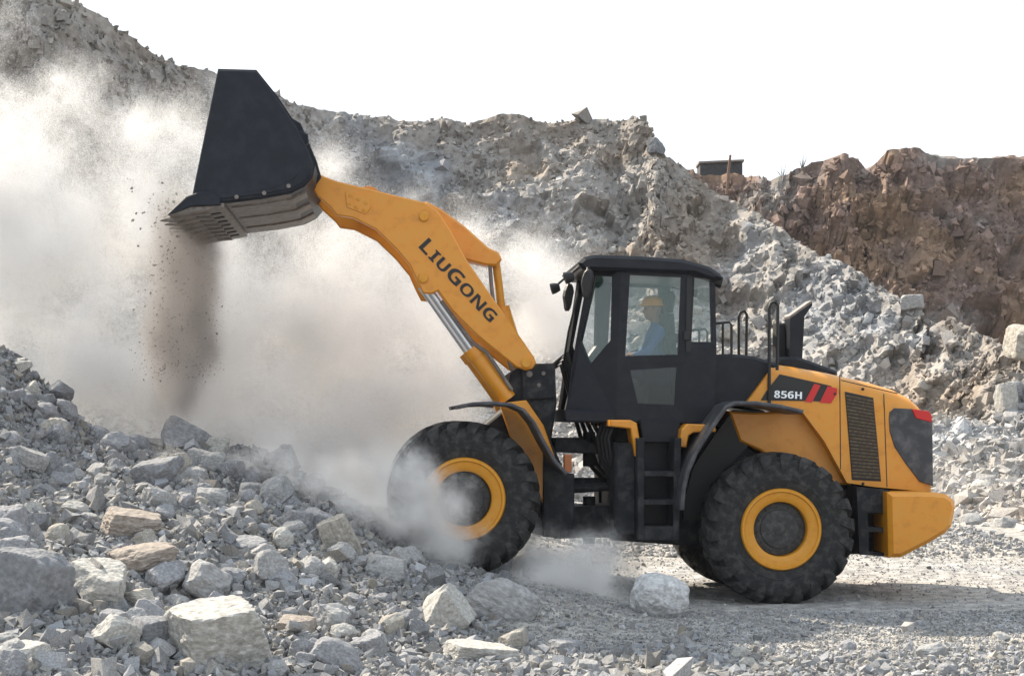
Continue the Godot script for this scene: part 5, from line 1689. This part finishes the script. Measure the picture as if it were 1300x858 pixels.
func build_dust() -> void:
	var D := Node3D.new()
	D.name = "dust_cloud"
	add_child(D)
	tag(D, "pale dust cloud billowing under the bucket and round the front wheel", "dust", "", "stuff")
	var wisps := []
	for k in 4:
		wisps.append(wisp(900 + k, 12500, 0.0034))
	var places := []
	# [centre, half width, half height, half depth, density]
	var lobes := [
		[Vector3(-6.133, 3.738, -4.2), 1.75, 1.75, 1.3, 0.5], [Vector3(-7.352, 5.24, -4.8), 1.5, 1.3, 1.2, 0.55], [Vector3(-5.171, 4.616, -4.8), 1.25, 1.2, 1.0, 0.42],
		[Vector3(-5.172, 2.515, -3.6), 1.7, 0.9, 1.1, 0.6], [Vector3(-3.481, 2.924, -4), 1.35, 1.2, 1.0, 0.7], [Vector3(-2.189, 3.023, -4), 1.25, 1.3, 1.0, 0.75],
		[Vector3(-1.641, 1.834, -3.4), 1.2, 1.1, 0.9, 0.75], [Vector3(-2.787, 1.652, -2.6), 1.4, 0.75, 0.8, 0.75], [Vector3(-0.745, 2.426, -4), 0.75, 1.0, 0.8, 0.55],
		[Vector3(0.409, 3.411, -4.6), 0.5, 0.85, 0.6, 0.8], [Vector3(0.052, 4.012, -5), 0.5, 0.45, 0.5, 0.5], [Vector3(-0.631, 4.347, -5.2), 0.45, 0.32, 0.5, 0.30],
		[Vector3(-2.234, 4.263, -4.4), 0.9, 0.7, 0.8, 0.42], [Vector3(-4.627, 5.755, -5.4), 1.1, 0.6, 0.8, 0.22], [Vector3(-2.507, 5.164, -5), 0.5, 0.5, 0.6, 0.2],
		[Vector3(-6.335, 6.22, -5.6), 1.2, 0.6, 0.8, 0.22], [Vector3(0.552, 2.933, -4.2), 0.45, 0.5, 0.5, 0.6],
		[Vector3(-4.058, 2.22, -3.4), 1.0, 0.7, 0.7, 0.6], [Vector3(-6.682, 4.222, -4), 1.0, 1.4, 0.8, 0.3], [Vector3(-1.115, 3.246, -4.4), 0.7, 0.8, 0.7, 0.5], [Vector3(-4.096, 3.976, -4.6), 0.8, 0.9, 0.7, 0.5],
	]
	for e in lobes:
		var s := Vector3(e[1], e[2], e[3])
		for k in int(146.0 * e[4] * s.x * s.y):
			var d := Vector3(rng.randfn(), rng.randfn(), rng.randfn()) * 0.45
			var r := rng.randf_range(0.3, 0.62)
			var b := Basis.from_euler(Vector3(rng.randf() * TAU, rng.randf() * TAU, rng.randf() * TAU)) * r
			places.append(Transform3D(b, e[0] + d * s))
	# swirling low round the front wheel and under the frame
	var low := [
		[Vector3(-0.876, 0.975, 0.3), 0.42, 0.40, 0.25, 1.5], [Vector3(-1.366, 0.967, 0.15), 0.65, 0.38, 0.35, 1.0], [Vector3(-0.716, 0.659, 0.32), 0.30, 0.22, 0.22, 1.3], [Vector3(-1.885, 1.193, -0.2), 0.7, 0.4, 0.5, 0.8],
		[Vector3(-1.326, 1.35, -0.4), 0.4, 0.45, 0.5, 0.8], [Vector3(0.333, 0.286, -0.5), 0.5, 0.42, 0.5, 1.5], [Vector3(0.736, 0.312, -0.2), 0.45, 0.38, 0.4, 1.3], [Vector3(1.079, 0.335, -1.2), 0.4, 0.3, 0.7, 0.4], [Vector3(0.126, 0.502, -0.7), 0.3, 0.3, 0.4, 0.6], [Vector3(-2.711, 1.338, -0.8), 0.7, 0.35, 0.5, 0.7], [Vector3(0.322, 0.227, 0.1), 0.45, 0.22, 0.3, 0.7], [Vector3(0.768, 0.193, 0), 0.4, 0.2, 0.3, 0.5], [Vector3(-1.039, 1.291, 0.25), 0.3, 0.3, 0.2, 1.0],
	]
	for e in low:
		var s := Vector3(e[1], e[2], e[3])
		for k in int(150.0 * e[4] * sqrt(s.x * s.y)):
			var d := Vector3(rng.randfn(), rng.randfn(), rng.randfn()) * 0.45
			var r := rng.randf_range(0.14, 0.30)
			places.append(Transform3D(Basis.from_euler(Vector3(rng.randf() * TAU, rng.randf() * TAU, rng.randf() * TAU)) * r, e[0] + d * s))
	drift(D, wisps, places, M.dust)
	var F := Node3D.new()
	F.name = "falling_dust"
	add_child(F)
	tag(F, "brown curtain of dust dropping from the bucket lip", "dust", "", "stuff")
	places = []
	for k in 420:
		var t := pow(rng.randf(), 0.8)
		var p: Vector3 = Vector3(-3.572, 4.186, -1.3).lerp(Vector3(-3.698, 2.61, -1.3), t)
		var r := rng.randf_range(0.12, 0.24)
		places.append(Transform3D(Basis(Vector3(0, 1, 0), rng.randf() * TAU) * Basis.from_scale(Vector3(r, r * 2.2, r)), p + Vector3(rng.randfn(0.0, lerpf(0.09, 0.13, t)), 0, rng.randf_range(-1.2, 1.2))))
	for k in 60:
		var p: Vector3 = Vector3(-3.698, 2.61, -1.3).lerp(Vector3(-3.78, 2.017, -1.3), rng.randf())
		var r := rng.randf_range(0.12, 0.24)
		places.append(Transform3D(Basis(Vector3(0, 1, 0), rng.randf() * TAU) * Basis.from_scale(Vector3(r, r * 2.2, r)), p + Vector3(rng.randfn(0.0, 0.12), 0, rng.randf_range(-1.0, 1.0))))
	drift(F, wisps, places, M.brown_dust)

# ------------------------------------------------------------ everything
func _ready() -> void:
	rng.seed = 4711
	var cam := Camera3D.new()
	cam.name = "camera"
	cam.position = Vector3(0, 1.93, 18)
	cam.rotation_degrees = Vector3(2.6120, 0, 0)
	cam.fov = 21.932
	cam.near = 0.1
	cam.far = 1500.0
	add_child(cam)
	cam.current = true
	var env := Environment.new()
	env.background_mode = Environment.BG_SKY
	var sky := Sky.new()
	var sm := ProceduralSkyMaterial.new()
	sm.sky_top_color = Color(0.90, 0.95, 1.0)
	sm.sky_horizon_color = Color(0.96, 0.98, 1.0)
	sm.sky_curve = 0.2
	sm.ground_bottom_color = Color(0.45, 0.44, 0.43)
	sm.ground_horizon_color = Color(0.8, 0.8, 0.8)
	sm.sky_energy_multiplier = 0.82
	sky.sky_material = sm
	env.sky = sky
	env.tonemap_mode = Environment.TONE_MAPPER_LINEAR
	env.tonemap_exposure = 2.2
	env.fog_enabled = true
	env.fog_density = 0.00022
	env.fog_light_color = Color(0.95, 0.97, 1.0)
	env.sdfgi_enabled = true
	env.ssao_enabled = true
	env.ssil_enabled = true
	var we := WorldEnvironment.new()
	we.name = "environment"
	we.environment = env
	add_child(we)
	var sun := DirectionalLight3D.new()
	sun.name = "sun"
	sun.light_color = Color(1.0, 0.95, 0.87)
	sun.light_energy = 1.6
	sun.light_angular_distance = 1.2
	sun.shadow_enabled = true
	add_child(sun)
	sun.look_at_from_position(Vector3.ZERO, Vector3(0.85, -1.0, 0.80), Vector3.UP)

	for e in [[nz_a, 21, 0.5], [nz_b, 22, 0.5], [nz_c, 23, 0.5], [nz_cell, 24, 0.5]]:
		e[0].seed = e[1]
		e[0].noise_type = FastNoiseLite.TYPE_SIMPLEX_SMOOTH
		e[0].frequency = e[2]
		e[0].fractal_octaves = 3
	nz_cell.noise_type = FastNoiseLite.TYPE_CELLULAR
	nz_cell.cellular_return_type = FastNoiseLite.RETURN_CELL_VALUE
	nz_cell.cellular_jitter = 0.9
	nz_cell.fractal_type = FastNoiseLite.FRACTAL_NONE
	materials()
	build_ground()
	build_heap()
	build_quarry()
	build_loader()
	build_driver()
	build_crest_things()
	build_boulders()
	write_labels()
	build_rubble()
	build_dust()
